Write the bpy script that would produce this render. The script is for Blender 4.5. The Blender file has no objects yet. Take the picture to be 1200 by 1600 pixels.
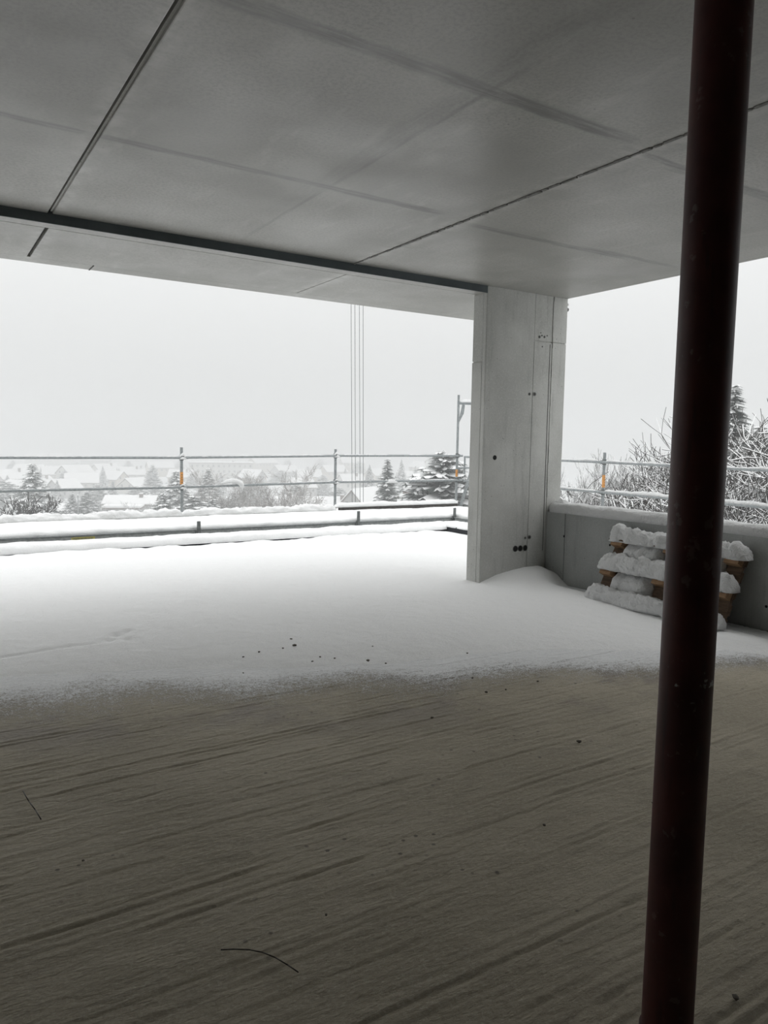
import bpy, bmesh, math, random
import numpy as np
from mathutils import Matrix, Vector

# ------------------------------------------------------------------ camera
scene = bpy.context.scene
col = scene.collection
EYE = Vector((0.0, 0.0, 1.345))
RM = Matrix(((0.84644444, 0.03429678, -0.53137139),
             (-0.53219513, 0.08695993, -0.84214388),
             (0.0173252, 0.99562126, 0.09185932)))      # camera axes in world: looks 32 deg right of +Y, 5 deg down
FPX = 1162.0
cam_d = bpy.data.cameras.new('camera')
cam_d.sensor_fit = 'HORIZONTAL'
cam_d.sensor_width = 36.0
cam_d.lens = FPX / 1200.0 * 36.0
cam_d.clip_start = 0.05
cam_d.clip_end = 4000
cam = bpy.data.objects.new('camera', cam_d)
col.objects.link(cam)
cam.matrix_world = Matrix.Translation(EYE) @ RM.to_4x4()
scene.camera = cam

# ------------------------------------------------------------------ sky, exposure
world = bpy.data.worlds.new('overcast_sky')
scene.world = world
world.use_nodes = True
wn = world.node_tree.nodes
wl = world.node_tree.links
bg = wn['Background']
# heavy overcast: zenith a little brighter than the horizon
tcw = wn.new('ShaderNodeTexCoord')
sepw = wn.new('ShaderNodeSeparateXYZ')
rampw = wn.new('ShaderNodeValToRGB')
wl.new(tcw.outputs['Generated'], sepw.inputs[0])
wl.new(sepw.outputs['Z'], rampw.inputs[0])
rampw.color_ramp.elements[0].position = 0.0
rampw.color_ramp.elements[0].color = (0.53, 0.537, 0.535, 1)
rampw.color_ramp.elements[1].position = 1.0
rampw.color_ramp.elements[1].color = (1.43, 1.44, 1.435, 1)
wl.new(rampw.outputs[0], bg.inputs['Color'])
bg.inputs['Strength'].default_value = 1.15
scene.view_settings.view_transform = 'Standard'
scene.view_settings.look = 'None'
scene.view_settings.gamma = 1.0
scene.view_settings.use_curve_mapping = False
scene.view_settings.exposure = 0.17
scene.cycles.max_bounces = 8
scene.cycles.diffuse_bounces = 6
scene.cycles.volume_bounces = 2

# ------------------------------------------------------------------ helpers
rnd = random.Random(7)


def at(px, py, dist):
    """point on the sight line through a picture point, at a horizontal distance from the viewer"""
    d = RM @ Vector((px - 600.0, 800.0 - py, -FPX))
    return EYE + d * (dist / math.hypot(d.x, d.y))


def ground_z(x, y):
    r = math.hypot(x, y)
    t = min(max((r - 22.0) / 110.0, 0.0), 1.0)
    t = t * t * (3 - 2 * t)
    return -9.5 - 10.5 * t


def hash2(ix, iy, seed):
    n = (ix.astype(np.int64) * 374761393 + iy.astype(np.int64) * 668265263 + seed * 974711) & 0x7fffffff
    n = ((n ^ (n >> 13)) * 1274126177) & 0x7fffffff
    n = n ^ (n >> 16)
    return (n & 0xffff) / 65535.0


def vnoise(x, y, seed=0):
    x = np.asarray(x, float)
    y = np.asarray(y, float)
    ix = np.floor(x); iy = np.floor(y)
    fx = x - ix; fy = y - iy
    fx = fx * fx * (3 - 2 * fx); fy = fy * fy * (3 - 2 * fy)
    a = hash2(ix, iy, seed); b = hash2(ix + 1, iy, seed)
    c = hash2(ix, iy + 1, seed); d = hash2(ix + 1, iy + 1, seed)
    return (a * (1 - fx) + b * fx) * (1 - fy) + (c * (1 - fx) + d * fx) * fy - 0.5


def fbm(x, y, seed=0, oct=4):
    s = 0; a = 1.0; f = 1.0
    for k in range(oct):
        s = s + a * vnoise(np.asarray(x) * f, np.asarray(y) * f, seed + k * 17)
        a *= 0.5; f *= 2.03
    return s


def sstep(a, b, x):
    t = np.clip((np.asarray(x, float) - a) / (b - a), 0, 1)
    return t * t * (3 - 2 * t)


class MB:
    """collects shapes for one mesh object"""
    def __init__(self):
        self.v = []
        self.f = []

    def box(self, x0, y0, z0, x1, y1, z1):
        n = len(self.v)
        self.v += [(x, y, z) for z in (z0, z1) for y in (y0, y1) for x in (x0, x1)]
        self.f += [tuple(n + i for i in q) for q in
                   ((0, 2, 3, 1), (4, 5, 7, 6), (0, 1, 5, 4), (2, 6, 7, 3), (0, 4, 6, 2), (1, 3, 7, 5))]
        return self

    def obox(self, o, u, v, w):
        """box from corner o with edge vectors u, v, w (right handed)"""
        o, u, v, w = (Vector(t) for t in (o, u, v, w))
        n = len(self.v)
        for c in (0, 1):
            for b in (0, 1):
                for a in (0, 1):
                    self.v.append(tuple(o + u * a + v * b + w * c))
        self.f += [tuple(n + i for i in q) for q in
                   ((0, 2, 3, 1), (4, 5, 7, 6), (0, 1, 5, 4), (2, 6, 7, 3), (0, 4, 6, 2), (1, 3, 7, 5))]
        return self

    def tube(self, p0, p1, r0, r1=None, n=10, caps=True):
        r1 = r0 if r1 is None else r1
        p0 = Vector(p0); p1 = Vector(p1)
        d = (p1 - p0).normalized()
        a = d.orthogonal().normalized()
        b = d.cross(a)
        k = len(self.v)
        for p, r in ((p0, r0), (p1, r1)):
            for i in range(n):
                t = 2 * math.pi * i / n
                self.v.append(tuple(p + a * (r * math.cos(t)) + b * (r * math.sin(t))))
        for i in range(n):
            j = (i + 1) % n
            self.f.append((k + i, k + j, k + n + j, k + n + i))
        if caps:
            self.f.append(tuple(k + i for i in reversed(range(n))))
            self.f.append(tuple(k + n + i for i in range(n)))
        return self

    def poly(self, pts):
        n = len(self.v)
        self.v += [tuple(p) for p in pts]
        self.f.append(tuple(range(n, n + len(pts))))
        return self

    def prism(self, pts2, axis_from, axis_to, fn):
        """extrude a 2-D outline; fn(a, b, t) gives the 3-D point"""
        n = len(self.v); m = len(pts2)
        for t in (axis_from, axis_to):
            self.v += [tuple(fn(a, b, t)) for a, b in pts2]
        for i in range(m):
            j = (i + 1) % m
            self.f.append((n + i, n + j, n + m + j, n + m + i))
        self.f.append(tuple(n + i for i in reversed(range(m))))
        self.f.append(tuple(n + m + i for i in range(m)))
        return self

    def mesh(self, name, mat, smooth=False):
        me = bpy.data.meshes.new(name)
        me.from_pydata(self.v, [], self.f)
        me.materials.append(mat)
        if smooth:
            me.polygons.foreach_set('use_smooth', [True] * len(me.polygons))
        me.update()
        return me

    def build(self, name, mat, parent=None, smooth=False, bevel=0.0, fixn=False):
        me = self.mesh(name, mat, smooth)
        if fixn:
            bm = bmesh.new(); bm.from_mesh(me)
            bmesh.ops.recalc_face_normals(bm, faces=bm.faces)
            bm.to_mesh(me); bm.free()
        return link(name, me, parent, bevel)


def link(name, me, parent=None, bevel=0.0):
    o = bpy.data.objects.new(name, me)
    col.objects.link(o)
    if parent is not None:
        attach(o, parent)
    if bevel:
        m = o.modifiers.new('bevel', 'BEVEL')
        m.width = bevel; m.segments = 2; m.limit_method = 'ANGLE'
    return o


def attach(o, parent):
    """child built in world coordinates"""
    base = Matrix.Translation(parent.location)
    q = parent.parent
    while q is not None:
        q = q.parent
    o.parent = parent
    if parent.type == 'EMPTY':
        o.matrix_parent_inverse = (Matrix.Translation(parent.location) @ parent.rotation_euler.to_matrix().to_4x4()).inverted()
    return o


def empty(name, loc, rz=0.0):
    o = bpy.data.objects.new(name, None)
    o.empty_display_size = 0.1
    o.location = loc
    o.rotation_euler = (0, 0, rz)
    col.objects.link(o)
    return o


def tag(o, label=None, cat=None, group=None, kind=None):
    if label: o['label'] = label
    if cat: o['category'] = cat
    if group: o['group'] = group
    if kind: o['kind'] = kind
    return o


def copy_tree(o, parent=None):
    c = o.copy()
    col.objects.link(c)
    c.parent = parent
    for ch in list(o.children):
        copy_tree(ch, c)
    return c


def grid_mesh(name, xs, ys, Z, mat, smooth=True, keep=None):
    nx, ny = len(xs), len(ys)
    XX, YY = np.meshgrid(xs, ys)
    co = np.stack([XX.ravel(), YY.ravel(), Z.ravel()], 1)
    i = np.arange(nx - 1); j = np.arange(ny - 1)
    I, J = np.meshgrid(i, j)
    a = (J * nx + I).ravel()
    q = np.stack([a, a + 1, a + nx + 1, a + nx], 1)
    if keep is not None:
        q = q[keep[:-1, :-1].ravel() | keep[1:, 1:].ravel()]
    me = bpy.data.meshes.new(name)
    me.vertices.add(len(co)); me.vertices.foreach_set('co', co.ravel())
    me.loops.add(q.size); me.loops.foreach_set('vertex_index', q.ravel().astype(np.int32))
    me.polygons.add(len(q))
    me.polygons.foreach_set('loop_start', np.arange(0, q.size, 4, dtype=np.int32))
    me.polygons.foreach_set('use_smooth', np.ones(len(q), bool) if smooth else np.zeros(len(q), bool))
    me.materials.append(mat)
    me.update(calc_edges=True)
    me.validate()
    return me


# ------------------------------------------------------------------ materials
class NT:
    def __init__(self, name):
        self.m = bpy.data.materials.new(name)
        self.m.use_nodes = True
        self.n = self.m.node_tree.nodes
        self.l = self.m.node_tree.links
        self.b = self.n['Principled BSDF']
        self.b.inputs['Roughness'].default_value = 0.8
        self._pos = None

    def pos(self):
        if self._pos is None:
            self._pos = self.n.new('ShaderNodeNewGeometry')
        return self._pos.outputs['Position']

    def obj(self):
        return self.n.new('ShaderNodeTexCoord').outputs['Object']

    def set(self, sock, val):
        if isinstance(val, bpy.types.NodeSocket):
            self.l.new(val, sock)
        else:
            sock.default_value = val

    def math(self, op, a, b=0.0, c=None, clamp=False):
        nd = self.n.new('ShaderNodeMath'); nd.operation = op; nd.use_clamp = clamp
        self.set(nd.inputs[0], a); self.set(nd.inputs[1], b)
        if c is not None: self.set(nd.inputs[2], c)
        return nd.outputs[0]

    def sep(self, v):
        nd = self.n.new('ShaderNodeSeparateXYZ'); self.l.new(v, nd.inputs[0]); return nd.outputs

    def scaled(self, v, s):
        nd = self.n.new('ShaderNodeMapping'); self.l.new(v, nd.inputs['Vector'])
        nd.inputs['Scale'].default_value = s
        return nd.outputs[0]

    def noise(self, v, scale, detail=4, rough=0.55, dist=0.0):
        nd = self.n.new('ShaderNodeTexNoise')
        self.l.new(v, nd.inputs['Vector'])
        nd.inputs['Scale'].default_value = scale
        nd.inputs['Detail'].default_value = detail
        nd.inputs['Roughness'].default_value = rough
        nd.inputs['Distortion'].default_value = dist
        return nd.outputs['Fac']

    def voro(self, v, scale, feature='F1'):
        nd = self.n.new('ShaderNodeTexVoronoi'); nd.feature = feature
        self.l.new(v, nd.inputs['Vector']); nd.inputs['Scale'].default_value = scale
        return nd.outputs['Distance']

    def remap(self, x, a, b, c=0.0, d=1.0, smooth=True):
        nd = self.n.new('ShaderNodeMapRange')
        nd.interpolation_type = 'SMOOTHSTEP' if smooth else 'LINEAR'
        self.set(nd.inputs[0], x)
        for k, t in zip((1, 2, 3, 4), (a, b, c, d)):
            nd.inputs[k].default_value = t
        return nd.outputs[0]

    def mix(self, fac, a, b):
        nd = self.n.new('ShaderNodeMix'); nd.data_type = 'RGBA'
        self.set(nd.inputs[0], fac)
        for s, t in ((nd.inputs[6], a), (nd.inputs[7], b)):
            if isinstance(t, bpy.types.NodeSocket): self.l.new(t, s)
            else: s.default_value = (*t, 1)
        return nd.outputs[2]

    def bump(self, h, strength=0.3, dist=0.01, prev=None):
        nd = self.n.new('ShaderNodeBump')
        nd.inputs['Strength'].default_value = strength
        nd.inputs['Distance'].default_value = dist
        self.l.new(h, nd.inputs['Height'])
        if prev is not None: self.l.new(prev, nd.inputs['Normal'])
        return nd.outputs[0]

    def out(self, color=None, rough=None, normal=None, spec=None, metal=None):
        if color is not None:
            if isinstance(color, bpy.types.NodeSocket): self.l.new(color, self.b.inputs['Base Color'])
            else: self.b.inputs['Base Color'].default_value = (*color, 1)
        if rough is not None: self.set(self.b.inputs['Roughness'], rough)
        if normal is not None: self.l.new(normal, self.b.inputs['Normal'])
        if spec is not None: self.b.inputs['Specular IOR Level'].default_value = spec
        if metal is not None: self.b.inputs['Metallic'].default_value = metal
        return self.m


def plain(name, c, rough=0.7, var=0.15, scale=12.0, metal=0.0, spec=0.4):
    t = NT(name)
    n = t.noise(t.obj(), scale, 4)
    f = t.remap(n, 0.25, 0.75)
    lo = tuple(x * (1 - var) for x in c); hi = tuple(min(1, x * (1 + var)) for x in c)
    return t.out(t.mix(f, lo, hi), rough, spec=spec, metal=metal)


def smear_band(t, S, wob, grain, axis, at_, half, lo, hi, fade):
    """soft dark streak along X (axis='X') at Y=at_, between lo and hi"""
    along, across = (S['X'], S['Y']) if axis == 'X' else (S['Y'], S['X'])
    d = t.math('ABSOLUTE', t.math('SUBTRACT', t.math('ADD', across, t.math('MULTIPLY', wob, half * 1.6)), at_))
    f = t.remap(d, half, half * 0.35, 0.0, 1.0)
    f = t.math('MULTIPLY', f, t.remap(along, lo - fade, lo + fade))
    f = t.math('MULTIPLY', f, t.remap(along, hi + fade, hi - fade))
    return t.math('MULTIPLY', f, grain[axis])


def mat_ceiling():
    t = NT('ceiling_concrete')
    P = t.pos()
    big = t.noise(P, 0.9, 4)
    col_ = t.mix(t.remap(big, 0.3, 0.7), (0.285, 0.280, 0.256), (0.385, 0.379, 0.352))
    fine = t.noise(P, 55.0, 5, 0.7)
    col_ = t.mix(t.remap(fine, 0.40, 0.66, 0.0, 0.75), col_, (0.25, 0.247, 0.23))
    light = t.noise(t.scaled(P, (3, 0.8, 1)), 3.0, 5, 0.6)
    col_ = t.mix(t.remap(light, 0.55, 0.75, 0.0, 0.22), col_, (0.56, 0.556, 0.53))
    S = t.sep(P)
    wob = t.math('SUBTRACT', t.noise(P, 1.6, 3), 0.5)
    grain = {'X': t.remap(t.noise(t.scaled(P, (0.9, 9, 3)), 5.0, 4), 0.3, 0.6, 0.35, 1.0), 'Y': t.remap(t.noise(t.scaled(P, (9, 0.9, 3)), 5.0, 4), 0.3, 0.6, 0.35, 1.0)}
    for k, (ax, a, hw, lo, hi, fd, st) in enumerate((
            ('X', 3.92, 0.045, -3.0, 2.82, 0.15, 0.85), ('X', 3.95, 0.03, 2.1, 2.85, 0.1, 0.75),
            ('X', 2.50, 0.065, 0.6, 2.9, 0.25, 0.85), ('X', 2.58, 0.035, 3.0, 5.4, 0.1, 0.75), ('X', 2.53, 0.03, 2.3, 2.8, 0.1, 0.75),
            ('X', 4.02, 0.05, 3.2, 4.7, 0.15, 0.75), ('X', 3.97, 0.04, 4.2, 5.2, 0.15, 0.6), ('X', 2.62, 0.04, 3.4, 5.3, 0.1, 0.5),
            ('Y', 2.0, 0.10, 1.6, 4.4, 0.4, 0.28), ('Y', 2.06, 0.02, 2.4, 5.2, 0.3, 0.4), ('Y', 3.18, 0.07, 2.2, 2.9, 0.2, 0.2))):
        f = smear_band(t, S, wob, grain, ax, a, hw, lo, hi, fd)
        col_ = t.mix(t.math('MULTIPLY', f, st), col_, (0.13, 0.128, 0.118))
    # pale halo beside the joints (cement slurry)
    s = t.sep(P)
    for jx in (0.80, 3.09):
        d = t.math('ABSOLUTE', t.math('SUBTRACT', s['X'], jx))
        f = t.math('MULTIPLY', t.remap(d, 0.13, 0.02), t.remap(t.noise(P, 9.0, 4), 0.35, 0.65, 0.0, 0.4))
        col_ = t.mix(f, col_, (0.58, 0.576, 0.55))
    # pin holes
    v = t.voro(P, 14.0)
    hole = t.math('MULTIPLY', t.remap(v, 0.09, 0.05), t.remap(t.noise(P, 2.1, 2), 0.56, 0.66))
    col_ = t.mix(t.math('MULTIPLY', hole, 0.8), col_, (0.12, 0.12, 0.115))
    nb = t.bump(t.noise(P, 38.0, 6, 0.65), 0.10, 0.006)
    rough = t.remap(t.noise(P, 2.2, 4), 0.3, 0.7, 0.30, 0.44)
    return t.out(col_, rough, nb, spec=0.75)


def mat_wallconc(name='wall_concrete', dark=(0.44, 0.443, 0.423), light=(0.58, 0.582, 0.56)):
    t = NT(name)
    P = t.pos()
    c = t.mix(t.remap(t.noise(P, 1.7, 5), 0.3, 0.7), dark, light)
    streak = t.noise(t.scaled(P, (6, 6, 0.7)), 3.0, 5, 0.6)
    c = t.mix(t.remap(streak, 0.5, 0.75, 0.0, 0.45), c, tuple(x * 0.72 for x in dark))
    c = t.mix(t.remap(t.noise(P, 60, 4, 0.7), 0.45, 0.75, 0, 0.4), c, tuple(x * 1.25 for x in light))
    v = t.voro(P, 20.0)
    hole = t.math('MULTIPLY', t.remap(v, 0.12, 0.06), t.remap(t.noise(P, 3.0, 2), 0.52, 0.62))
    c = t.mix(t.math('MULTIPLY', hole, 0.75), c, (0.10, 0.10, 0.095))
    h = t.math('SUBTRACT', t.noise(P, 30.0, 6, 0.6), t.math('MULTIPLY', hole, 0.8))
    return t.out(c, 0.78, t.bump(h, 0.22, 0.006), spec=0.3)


EDGE_A, EDGE_B = 4.2, 0.36          # the snow's ragged edge on the floor: Y = 4.2 - 0.36 X


def mat_floor():
    t = NT('floor_concrete')
    P = t.pos()
    s = t.sep(P)
    c = t.mix(t.remap(t.noise(P, 1.1, 5), 0.3, 0.7), (0.345, 0.306, 0.230), (0.465, 0.416, 0.322))
    c = t.mix(t.remap(t.noise(t.scaled(P, (1.0, 4.0, 1)), 4.0, 6, 0.65), 0.45, 0.75, 0, 0.5), c, (0.265, 0.235, 0.18))
    c = t.mix(t.remap(t.noise(P, 90, 4, 0.7), 0.45, 0.8, 0, 0.5), c, (0.58, 0.54, 0.46))
    v = t.voro(P, 16.0)
    pit = t.math('MULTIPLY', t.remap(v, 0.16, 0.08), t.remap(t.noise(P, 2.3, 3), 0.52, 0.62))
    c = t.mix(t.math('MULTIPLY', pit, 0.7), c, (0.09, 0.082, 0.07))
    # damp patches just in front of the snow
    dist = t.math('SUBTRACT', t.math('ADD', s['Y'], t.math('MULTIPLY', s['X'], EDGE_B)), EDGE_A)
    damp = t.math('MULTIPLY', t.remap(dist, -0.9, -0.2), t.remap(t.noise(P, 1.6, 5, 0.6), 0.47, 0.62))
    c = t.mix(t.math('MULTIPLY', damp, 0.8), c, (0.21, 0.178, 0.142))
    # powder snow: ever denser flakes towards the terrace
    cov = t.remap(t.math('ADD', dist, t.math('MULTIPLY', t.math('SUBTRACT', t.noise(P, 1.5, 4), 0.5), 0.8)), -0.75, 0.65, 0.0, 1.0)
    fl = t.noise(P, 130.0, 3, 0.8)
    fl2 = t.noise(P, 30.0, 5, 0.75)
    thr = t.math('ADD', t.math('MULTIPLY', fl, 0.65), t.math('MULTIPLY', fl2, 0.35))
    lim = t.math('SUBTRACT', 0.80, t.math('MULTIPLY', cov, 0.50))
    snow = t.remap(t.math('SUBTRACT', thr, lim), -0.07, 0.10)
    c = t.mix(snow, c, (0.86, 0.87, 0.88))
    h = t.math('ADD', t.noise(t.scaled(P, (1, 2.2, 1)), 22.0, 7, 0.65), t.math('MULTIPLY', snow, 0.4))
    rough = t.math('SUBTRACT', 0.72, t.math('MULTIPLY', damp, 0.2))
    return t.out(c, rough, t.bump(h, 0.8, 0.014), spec=0.35)


def mat_snow(name='snow', scale=70.0, strength=0.6, dist=0.016, col_=(0.945, 0.95, 0.952)):
    t = NT(name)
    P = t.pos()
    a = t.noise(P, scale, 5, 0.7)
    b = t.noise(P, scale * 0.16, 4, 0.6)
    h = t.math('ADD', t.math('MULTIPLY', a, 0.6), t.math('MULTIPLY', b, 1.2))
    c = t.mix(t.remap(a, 0.3, 0.7), tuple(x * 0.965 for x in col_), col_)
    return t.out(c, 0.85, t.bump(h, strength, dist), spec=0.15)


def mat_post():
    t = NT('oxide_red_paint')
    P = t.pos()
    c = t.mix(t.remap(t.noise(P, 7, 5), 0.3, 0.7), (0.042, 0.011, 0.010), (0.072, 0.019, 0.016))
    c = t.mix(t.remap(t.noise(t.scaled(P, (9, 9, 1.2)), 5, 5), 0.56, 0.72, 0, 0.6), c, (0.028, 0.013, 0.012))
    # cement splashes and rubbed spots
    s = t.sep(P)
    zone = t.math('MULTIPLY', t.remap(s['Z'], 0.75, 0.85), t.remap(s['Z'], 1.08, 0.98))
    spl = t.math('MULTIPLY', t.remap(t.noise(P, 34, 3, 0.6), 0.60, 0.66), t.remap(t.noise(P, 8, 3), 0.50, 0.6))
    spl = t.math('MULTIPLY', spl, t.math('ADD', t.math('MULTIPLY', zone, 0.8), 0.18))
    c = t.mix(spl, c, (0.24, 0.23, 0.22))
    nb = t.bump(t.noise(P, 45, 5), 0.12, 0.003)
    return t.out(c, 0.5, nb, spec=0.28)


def mat_wood(name, a, b):
    t = NT(name)
    P = t.obj()
    g = t.noise(t.scaled(t.pos(), (14, 2, 14)), 4.0, 6, 0.6, 0.6)
    c = t.mix(t.remap(g, 0.3, 0.7), a, b)
    return t.out(c, 0.75, t.bump(g, 0.3, 0.004), spec=0.2)


M = {}
M['ceiling'] = mat_ceiling()
M['wall'] = mat_wallconc()
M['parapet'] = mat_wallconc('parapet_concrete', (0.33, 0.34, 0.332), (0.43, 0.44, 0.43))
M['floor'] = mat_floor()
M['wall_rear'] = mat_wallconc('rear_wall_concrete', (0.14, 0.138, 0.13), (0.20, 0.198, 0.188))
M['snow'] = mat_snow()
M['snow_soft'] = mat_snow('snow_fluffy', 60.0, 1.0, 0.035)
M['snow_far'] = mat_snow('snow_far', 2.0, 0.3, 0.05)
M['ground_snow'] = mat_snow('ground_snow', 0.6, 0.3, 0.2, (0.86, 0.88, 0.89))
M['post'] = mat_post()
M['joint'] = plain('dark_joint_fill', (0.11, 0.11, 0.105), 0.9, 0.2, 20)  # dark grey fill behind the open joints, also for grooves and pores
M['mortar'] = plain('joint_mortar', (0.19, 0.188, 0.178), 0.9, 0.3, 30)
M['band'] = plain('blue_grey_step_strip', (0.085, 0.100, 0.106), 0.8, 0.15, 6)  # even dark blue-grey for the face of the ceiling step
M['membrane'] = plain('black_roof_membrane', (0.022, 0.024, 0.028), 0.7, 0.25, 10)
M['steel'] = plain('galvanised_steel', (0.30, 0.32, 0.325), 0.5, 0.2, 30, metal=0.35)
M['steel_dark'] = plain('weathered_steel', (0.17, 0.18, 0.18), 0.55, 0.2, 25, metal=0.3)
M['orange'] = plain('orange_sticker', (0.62, 0.30, 0.10), 0.6, 0.1, 30)
M['yellow'] = plain('yellow_label', (0.55, 0.50, 0.14), 0.6, 0.15, 60)
M['edge'] = plain('dull_zinc_edge', (0.36, 0.375, 0.375), 0.6, 0.2, 25)
M['toe'] = plain('dark_toe_board_timber', (0.10, 0.095, 0.09), 0.8, 0.25, 20)
M['wood'] = mat_wood('pallet_wood', (0.24, 0.145, 0.082), (0.42, 0.27, 0.16))
M['wood_dark'] = mat_wood('wet_pallet_wood', (0.075, 0.052, 0.038), (0.16, 0.108, 0.072))
M['hole'] = plain('dark_hole', (0.012, 0.012, 0.012), 0.9)
M['cap'] = plain('grey_plastic', (0.13, 0.13, 0.125), 0.6)
M['crumb'] = plain('concrete_crumb', (0.12, 0.108, 0.09), 0.9, 0.3, 60)
M['wire'] = plain('rusty_wire', (0.05, 0.042, 0.036), 0.6)
M['bark'] = plain('bark', (0.048, 0.043, 0.039), 0.9, 0.3, 3)
M['bark_brown'] = plain('birch_twig_bark', (0.14, 0.11, 0.095), 0.9, 0.3, 3)
M['needle'] = plain('conifer_needles', (0.035, 0.050, 0.042), 0.8, 0.35, 1.5)
M['plaster_white'] = plain('pale_plaster', (0.62, 0.61, 0.58), 0.9, 0.06, 1)
M['plaster_grey'] = plain('grey_plaster', (0.42, 0.41, 0.40), 0.9, 0.06, 1)
M['plaster_beige'] = plain('beige_plaster', (0.55, 0.49, 0.42), 0.9, 0.06, 1)
M['roof_tile'] = plain('brown_roof_edge', (0.15, 0.11, 0.095), 0.9, 0.2, 2)
M['glass'] = plain('window_glass', (0.06, 0.07, 0.08), 0.2, 0.1, 1)
M['chimney'] = plain('chimney_brick', (0.17, 0.13, 0.115), 0.9, 0.2, 3)

# ------------------------------------------------------------------ setting: dimensions
H = 2.80          # ceiling
YF = 5.418        # facade line = front face of the wall stub
XC = 4.50         # free end of the wall stub
XW = 5.35         # inner face of the right-hand wall
XO = 5.535        # its outer face
XL, YB = -5.0, -3.4   # room behind and left of the viewer
PAR = 0.695       # parapet height

# ---- floor with raked ridges running along X
xs = np.concatenate([np.linspace(XL, -0.65, 14), np.arange(-0.6, XW + 0.001, 0.022)])
ys = np.concatenate([np.linspace(YB, 0.55, 12), np.arange(0.6, 3.9, 0.009), np.linspace(3.92, YF + 0.25, 40)])
XX, YY = np.meshgrid(xs, ys)
Z = np.zeros_like(XX)
warp = 0.035 * vnoise(XX * 0.55, YY * 0.7, 3) + 0.012 * vnoise(XX * 2.3, YY * 2.0, 5)
yw = YY + warp
rng = np.random.default_rng(4)
yk = 0.62
k = 0
while yk < 3.9:
    d = yw - yk
    on = sstep(0.02, 0.20, vnoise(XX * 1.5 + k * 7.3, XX * 0 + k * 3.1, 11) + 0.06)
    amp = on * (0.6 + 0.9 * rng.random() ** 2)
    groove = np.exp(-(d / 0.008) ** 2)
    lip = np.exp(-((d - 0.015) / 0.010) ** 2) + 0.5 * np.exp(-((d + 0.016) / 0.010) ** 2)
    jag = 0.6 + 0.8 * (vnoise(XX * 14, XX * 0 + k * 1.7, 21) + 0.5)
    Z += amp * jag * (-0.0028 * groove + 0.0020 * lip)
    yk += 0.022 + 0.050 * rng.random()
    k += 1
fade = sstep(0.55, 0.75, YY) * sstep(3.9, 3.5, YY) * sstep(-0.65, -0.4, XX)
Z = Z * fade + 0.003 * fbm(XX * 6, YY * 14, 31, 4) * fade + 0.0025 * fbm(XX * 17, YY * 30, 37, 3) * fade + 0.006 * fbm(XX * 0.8, YY * 0.8, 41, 2) * fade
floor = link('floor', grid_mesh('floor', xs, ys, Z - 0.004, M['floor']))
tag(floor, 'raked grey brown concrete floor slab with powder snow', None, None, 'structure')
MB().box(XL, YB, -0.30, XO, YF + 0.2, -0.03).build('floor_slab', M['wall'], floor)

terrace = MB().box(XL - 3, YF + 0.2, -0.35, 7.25, 9.55, -0.03).build('terrace_slab', M['wall'])
tag(terrace, 'concrete terrace slab under the snow', None, None, 'structure')

# ---- snow blanket over terrace and the room's outer part
xs = np.concatenate([np.linspace(XL - 3, -0.45, 60), np.arange(-0.4, 6.96, 0.022)])
ys = np.arange(2.2, 9.21, 0.022)
XX, YY = np.meshgrid(xs, ys)
s = YY - (EDGE_A - EDGE_B * XX) + 0.35 * fbm(XX * 0.9, YY * 0.9, 51, 4)
th = 0.034 * (1 - np.exp(-np.maximum(s - 0.45, 0) / 0.9)) - 0.020 * sstep(0.80, 0.1, s)
th = th + 0.006 * fbm(XX * 1.3, YY * 1.3, 61, 4) * sstep(0.2, 1.2, s) + 0.0035 * fbm(XX * 16, YY * 11, 71, 3)
# drift heaped against the wall stub, thin at its free end, tailing off along the parapet
front = sstep(5.72, 5.50, YY)
prof = np.interp(XX, [4.3, 4.5, 4.71, 4.91, 5.08, 5.25, 5.33, 5.5], [0.0, 0.0, 0.062, 0.095, 0.115, 0.12, 0.08, 0.06])
th += front * prof * np.exp(-np.maximum(5.40 - YY, 0) ** 2 / 0.10)
th += 0.03 * np.exp(-((XX - 4.75) / 0.5) ** 2 - ((YY - 4.6) / 0.6) ** 2)
# scoured hollow along the parapet
hol = sstep(5.02, 5.30, XX + 0.05 * fbm(XX * 2, YY * 3, 81, 2)) * sstep(5.30, 5.00, YY)
th = th * (1 - hol) - 0.030 * hol
th += 0.035 * np.exp(-((XX - 4.85) / 0.16) ** 2) * sstep(3.3, 3.0, YY) * sstep(2.3, 2.7, YY)
# footprint-like scuffs left of the middle, long drag mark
for (sx, sy, sr) in ((1.12, 5.15, .05), (1.05, 5.05, .04), (1.16, 5.02, .035), (1.20, 5.22, .03)):
    th -= 0.018 * np.exp(-(((XX - sx) ** 2 + (YY - sy) ** 2) / sr ** 2))
th -= 0.009 * np.exp(-((YY - 4.97 - 0.06 * (XX - .4) + .02 * vnoise(XX * 4, XX * 0, 5)) / 0.018) ** 2) * sstep(1.05, 0.9, XX)
# terrace level a little higher towards the right-hand corner, dips at the curb
th += sstep(YF + 0.3, 8.8, YY) * np.interp(XX, [0, 7], [0.004, 0.012])
th -= 0.042 * sstep(6.45, 6.95, XX) * sstep(6.5, 7.5, YY)
th += (-0.012 + 0.045 * fbm(XX * 3.1, YY * 0 + 2.0, 93, 4)) * sstep(8.95, 9.19, YY) * sstep(6.6, 6.3, XX)
keep = th > -0.012
sm = grid_mesh('snow_cover', xs, ys, th, M['snow'], True, keep)
snow_cover = tag(link('snow_cover', sm), 'blanket of fresh snow blown over the terrace and into the room', 'snow', None, 'stuff')

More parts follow.
